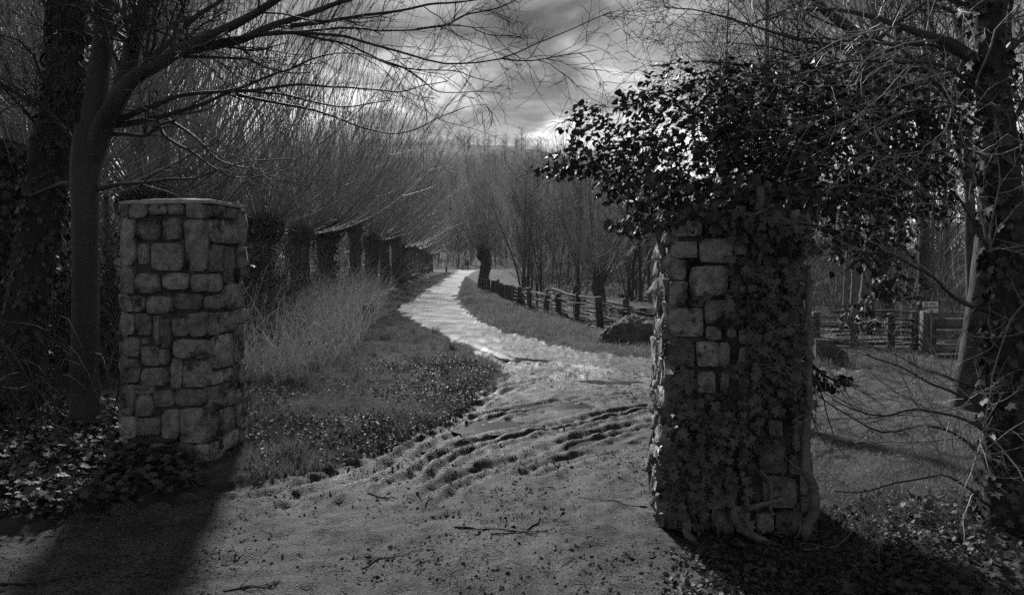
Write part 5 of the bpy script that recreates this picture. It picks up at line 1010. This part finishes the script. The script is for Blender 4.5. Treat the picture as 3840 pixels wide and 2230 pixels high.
a = Acc(); a.add(*ground_leaves([(900, 1450), (1300, 1330), (1700, 1350), (1880, 1400), (1700, 1570), (1300, 1740), (950, 1820)], 6500, .032, .07, CURL, FACE_O, .6, .15, .55))
o = a.obj('verge_leaf_litter', M['litter'], kind='stuff'); tag(o, 'fallen dead leaves scattered on the left verge grass', 'leaf litter', kind='stuff')
a = Acc(); a.add(*ground_leaves([(2480, 2080), (3000, 1960), (3300, 1900), (4300, 1900), (4600, 2400), (2500, 2400)], 5000, .030, .04, CURL, FACE_O, .5, 9, 1.3)); a.add(*ground_leaves([(3300, 1950), (4300, 1900), (4600, 2400), (3100, 2400)], 1700, .036, .07, LEAF_I, FACE_I, .6, 9))
o = a.obj('corner_leaf_litter', M['litter'], kind='stuff'); tag(o, 'dead leaves and ivy shoots on the shaded ground before the edge trunk', 'leaf litter', kind='stuff')
a = Acc(); a.add(*ground_leaves([(2000, 1075), (4300, 1100), (4300, 1040), (2600, 1035), (1900, 1030)], 6000, .16, .25, CURL, FACE_O, .7, 9))
o = a.obj('woodland_leaf_litter', M['litter'], kind='stuff'); tag(o, 'glinting leafy ground layer in the thicket behind the fence', 'leaf litter', kind='stuff')
# clods and grit on the track
a = Acc(); NC = 60000
x = RNG.uniform(-4.5, 3.2, NC); y = np.exp(RNG.uniform(np.log(3.0), np.log(13), NC)); k = (path_d(x, y) > -.05) & (fbm(x*1.7, y*2.4, o=3, seed=77) > RNG.uniform(-.6, .8, NC)); x, y = x[k], y[k]; m = len(x)
T0 = np.array([(1, 0, 0), (-1, 0, 0), (0, 1, 0), (0, -1, 0), (0, 0, 1), (0, 0, -1.)]); TF = np.array([(0, 2, 4), (2, 1, 4), (1, 3, 4), (3, 0, 4), (2, 0, 5), (1, 2, 5), (3, 1, 5), (0, 3, 5)])
s = RNG.gamma(1.2, .0022, m)+.0025; V = T0[None]*s[:, None, None]*RNG.uniform(.5, 1.4, (m, len(T0), 1))*np.array((1.2, 1.2, .65))+np.stack([x, y, ground_h(x, y)+s*.2], -1)[:, None, :]
a.add(V.reshape(-1, 3), (TF[None]+(np.arange(m)*len(T0))[:, None, None]).reshape(-1, 3)); o = a.obj('mud_clods', M['path'], kind='stuff', smooth=False); tag(o, 'small mud clods and grit strewn over the wet track', 'mud', kind='stuff')
a = Acc(); nst = 1300; x = RNG.uniform(-4.5, 3.4, nst); y = np.exp(RNG.uniform(np.log(3.1), np.log(8), nst)); an = RNG.uniform(0, 3.14, nst); ln = RNG.gamma(1.5, .018, nst)+.01; z = ground_h(x, y)+.004
P = np.stack([np.stack([x+np.cos(an)*ln*t+(RNG.normal(size=nst)*.006), y+np.sin(an)*ln*t, z+RNG.uniform(0, .006, nst)], -1) for t in (-1, -.3, .4, 1)], 1); a.add(*tubes(P, np.full((nst, 4), .0018), 4)); o = a.obj('twig_litter', M['twig'], kind='stuff'); tag(o, 'tiny twig fragments littering the track', 'twig litter', kind='stuff')
TW = [((1370, 1856), (1480, 1858), .008, 'straight dark twig lying left of the track centre'), ((1610, 1838), (1608, 1900), .008, 'upright-lying short crooked twig on the track'), ((1700, 1975), (2030, 2005), .007, 'longest dark twig lying across the middle track'), ((1350, 2130), (1590, 2060), .006, 'forked twig at the bottom of the track'), ((0, 2190), (380, 2155), .009, 'long thin branch lying in the shaded bottom corner of the track'), ((740, 1985), (830, 1850), .006, 'curved pale twig lying below the bare pillar'),
      ((1990, 1975), (2030, 1930), .008, 'short stub twig beside the longest twig'), ((1860, 2010), (2040, 1985), .006, 'thin twig just below the longest twig'), ((2430, 1900), (2160, 1870), .005, 'thin twig on the track left of the ivied pillar foot'), ((850, 2210), (1050, 2195), .007, 'thin stick at the bottom edge of the track'), ((2600, 2100), (2700, 2180), .006, 'twig in the shadow before the ivied pillar')]
for p, q_, r, lab in TW:
    r *= .65
    A, B_ = G(*p), G(*q_); t = np.linspace(0, 1, 14)[:, None]; P2 = A*(1-t)+B_*t; P2 = P2+np.stack([fbm(t[:, 0]*3+r*999, t[:, 0]*0, o=2, seed=int(p[0])), fbm(t[:, 0]*3, t[:, 0]*0+4, o=2, seed=int(p[1]))], -1)*.025
    z = ground_h(P2[:, 0], P2[:, 1]); z = np.maximum(z, np.convolve(np.pad(z, 2, 'edge'), np.ones(5)/5, 'valid'))+r*.7; P = np.column_stack([P2, z]); R = np.linspace(r, r*.5, 14)
    a = Acc(); a.add(*tubes(P, R, 6)); s1 = spawn(P[None], R[None], 3, .3, .9, (.4, .8), (.08, .2), 5, .6, .002, .006, .1, (0, 0, -.1), .5); s1[0][:, :, 2] = np.maximum(s1[0][:, :, 2], ground_h(s1[0][:, :, 0], s1[0][:, :, 1])+.003); a.add(*tubes(*s1, 4))
    o = a.obj('fallen_twig', M['twig'], origin=(A[0], A[1], float(z[0]))); tag(o, lab, 'twig', 'fallen twigs on the track')
if 0: print('tris', sum(sum(len(p.vertices)-2 for p in me.polygons) if len(me.polygons) < 1000 else 2*len(me.polygons) for me in bpy.data.meshes))

# ---------------------------------------------------------------- damp winter air
hb = bpy.data.meshes.new('haze'); x0, x1, y0, y1, z0, z1 = -960, 960, -40, 1560, -2.0, 75
hb.from_pydata([(x0, y0, z0), (x1, y0, z0), (x1, y1, z0), (x0, y1, z0), (x0, y0, z1), (x1, y0, z1), (x1, y1, z1), (x0, y1, z1)], [], [(3, 2, 1, 0), (4, 5, 6, 7), (0, 1, 5, 4), (1, 2, 6, 5), (2, 3, 7, 6), (3, 0, 4, 7)])
ho = bpy.data.objects.new('haze', hb); COL.objects.link(ho); tag(ho, 'thin winter haze filling the whole valley', 'haze', kind='stuff')
hm = bpy.data.materials.new('haze'); hm.use_nodes = True; hn = hm.node_tree; hn.nodes.clear(); pv = hn.nodes.new('ShaderNodeVolumePrincipled'); pv.inputs['Density'].default_value = HAZE; pv.inputs['Color'].default_value = (.9, .9, .9, 1); pv.inputs['Anisotropy'].default_value = .25
mo = hn.nodes.new('ShaderNodeOutputMaterial'); hn.links.new(pv.outputs[0], mo.inputs['Volume']); hb.materials.append(hm)
